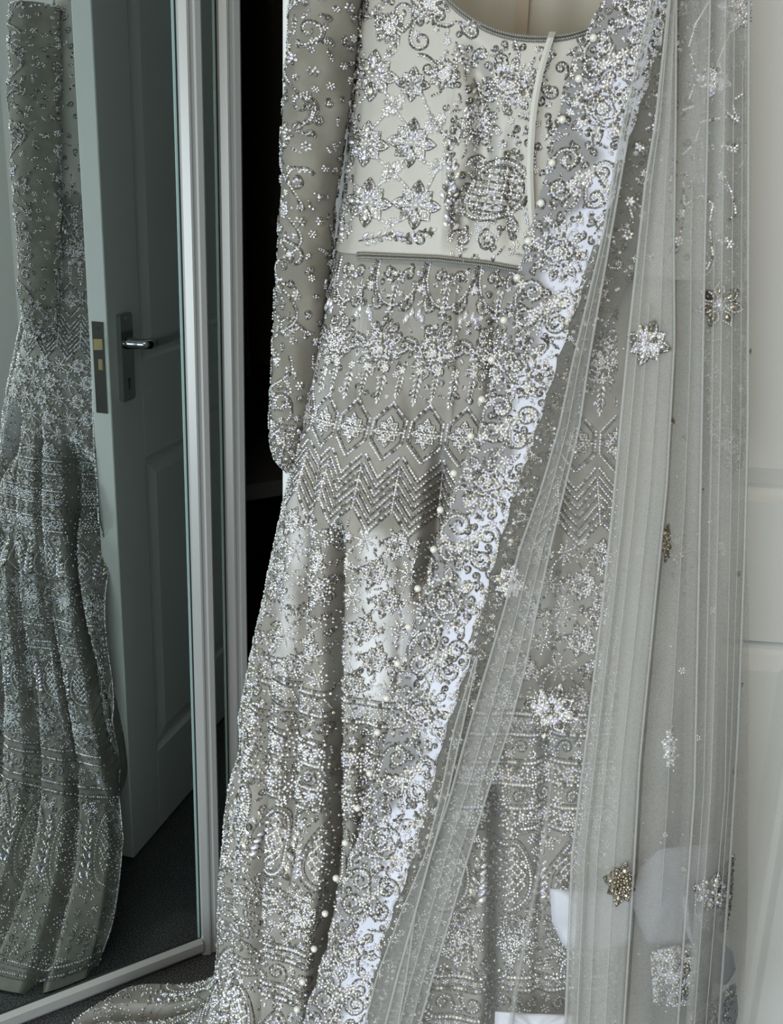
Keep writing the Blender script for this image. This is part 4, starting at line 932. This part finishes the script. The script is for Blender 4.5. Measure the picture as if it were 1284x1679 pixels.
# turned-up satin and lace ends of the border at the bottom right, under the net
def patch(name, outline, off, m, bow=.006, n=12):
    o = np.array(outline, float); t = np.r_[0, np.cumsum(np.hypot(*np.diff(np.vstack([o, o[:1]]), axis=0).T))]; k = 40
    u = np.linspace(0, t[-1], k, endpoint=False); oc = np.vstack([o, o[:1]]); q = np.stack([np.interp(u, t, oc[:, 0]), np.interp(u, t, oc[:, 1])], 1); c = q.mean(0)
    V = []; F = []
    for i in range(6):
        f = 1-i/6
        for x, y in q: V.append(env_point(c[0]+(x-c[0])*f, c[1]+(y-c[1])*f, off+bow*(1-f*f)+.002*math.sin(x/9+y/23)*f))
    V.append(env_point(c[0], c[1], off+bow))
    for i in range(5): F += [(i*k+j, i*k+(j+1) % k, (i+1)*k+(j+1) % k, (i+1)*k+j) for j in range(k)]
    F += [(5*k+j, 5*k+(j+1) % k, 6*k) for j in range(k)]
    o_ = sps(mesh_obj(name, V, F, m, None, True)); sl_ = o_.modifiers.new('thickness', 'SOLIDIFY'); sl_.thickness = .0008; return o_, V, F
patch('satin_end', [(902, 1457), (960, 1462), (1040, 1466), (1035, 1545), (1000, 1556), (925, 1553), (905, 1510)], .003, M['bsatin'])
patch('satin_end', [(812, 1658), (870, 1662), (940, 1664), (960, 1700), (900, 1720), (810, 1715)], .004, M['bsatin'])
patch('organza_end', [(1048, 1425), (1080, 1392), (1140, 1386), (1178, 1382), (1190, 1368), (1186, 1430), (1150, 1480), (1135, 1552), (1060, 1545), (1035, 1480)], .004, M['organza'])
patch('organza_end', [(1148, 1560), (1170, 1535), (1200, 1560), (1206, 1590), (1190, 1615), (1160, 1610)], .006, M['organza'])
patch('satin_end', [(1118, 1455), (1128, 1470), (1136, 1555), (1122, 1520)], .008, M['bsatin'])
lace, LV, LF = patch('lace_end', [(1066, 1560), (1100, 1552), (1138, 1546), (1150, 1590), (1146, 1640), (1110, 1652), (1072, 1648)], .012, M['bsatin'])
LX = PxMap(BVHTree.FromPolygons([Vector(v) for v in LV], LF))
e = Emb(LX); e.fill(lambda x, y: True, 1064, 1546, 1152, 1652, 9, 1200, rmax=10); e.fill(lambda x, y: True, 1064, 1546, 1152, 1652, 12, 500, k='bronze', rmax=7); e.build('bead_filling', lace, kind='stuff')
lace2, LV, LF = patch('lace_end', [(1140, 1450), (1170, 1432), (1204, 1400), (1200, 1470), (1190, 1530), (1150, 1522), (1138, 1490)], .008, M['organza'])
LX = PxMap(BVHTree.FromPolygons([Vector(v) for v in LV], LF))
e = Emb(LX); e.fill(lambda x, y: y > 1440 or x > 1190, 1138, 1395, 1206, 1530, 10, 600, k='bead', rmax=9); e.fill(lambda x, y: x > 1180, 1180, 1390, 1206, 1530, 7, 300, k='bronze', rmax=7); e.build('bead_filling', lace2, kind='stuff')
lace3, LV, LF = patch('lace_end', [(1130, 1660), (1170, 1640), (1205, 1610), (1210, 1660), (1195, 1720), (1120, 1720)], .008, M['organza'])
LX = PxMap(BVHTree.FromPolygons([Vector(v) for v in LV], LF))
e = Emb(LX); e.fill(lambda x, y: True, 1125, 1610, 1210, 1720, 11, 900, rmax=11); e.build('bead_filling', lace3, kind='stuff')
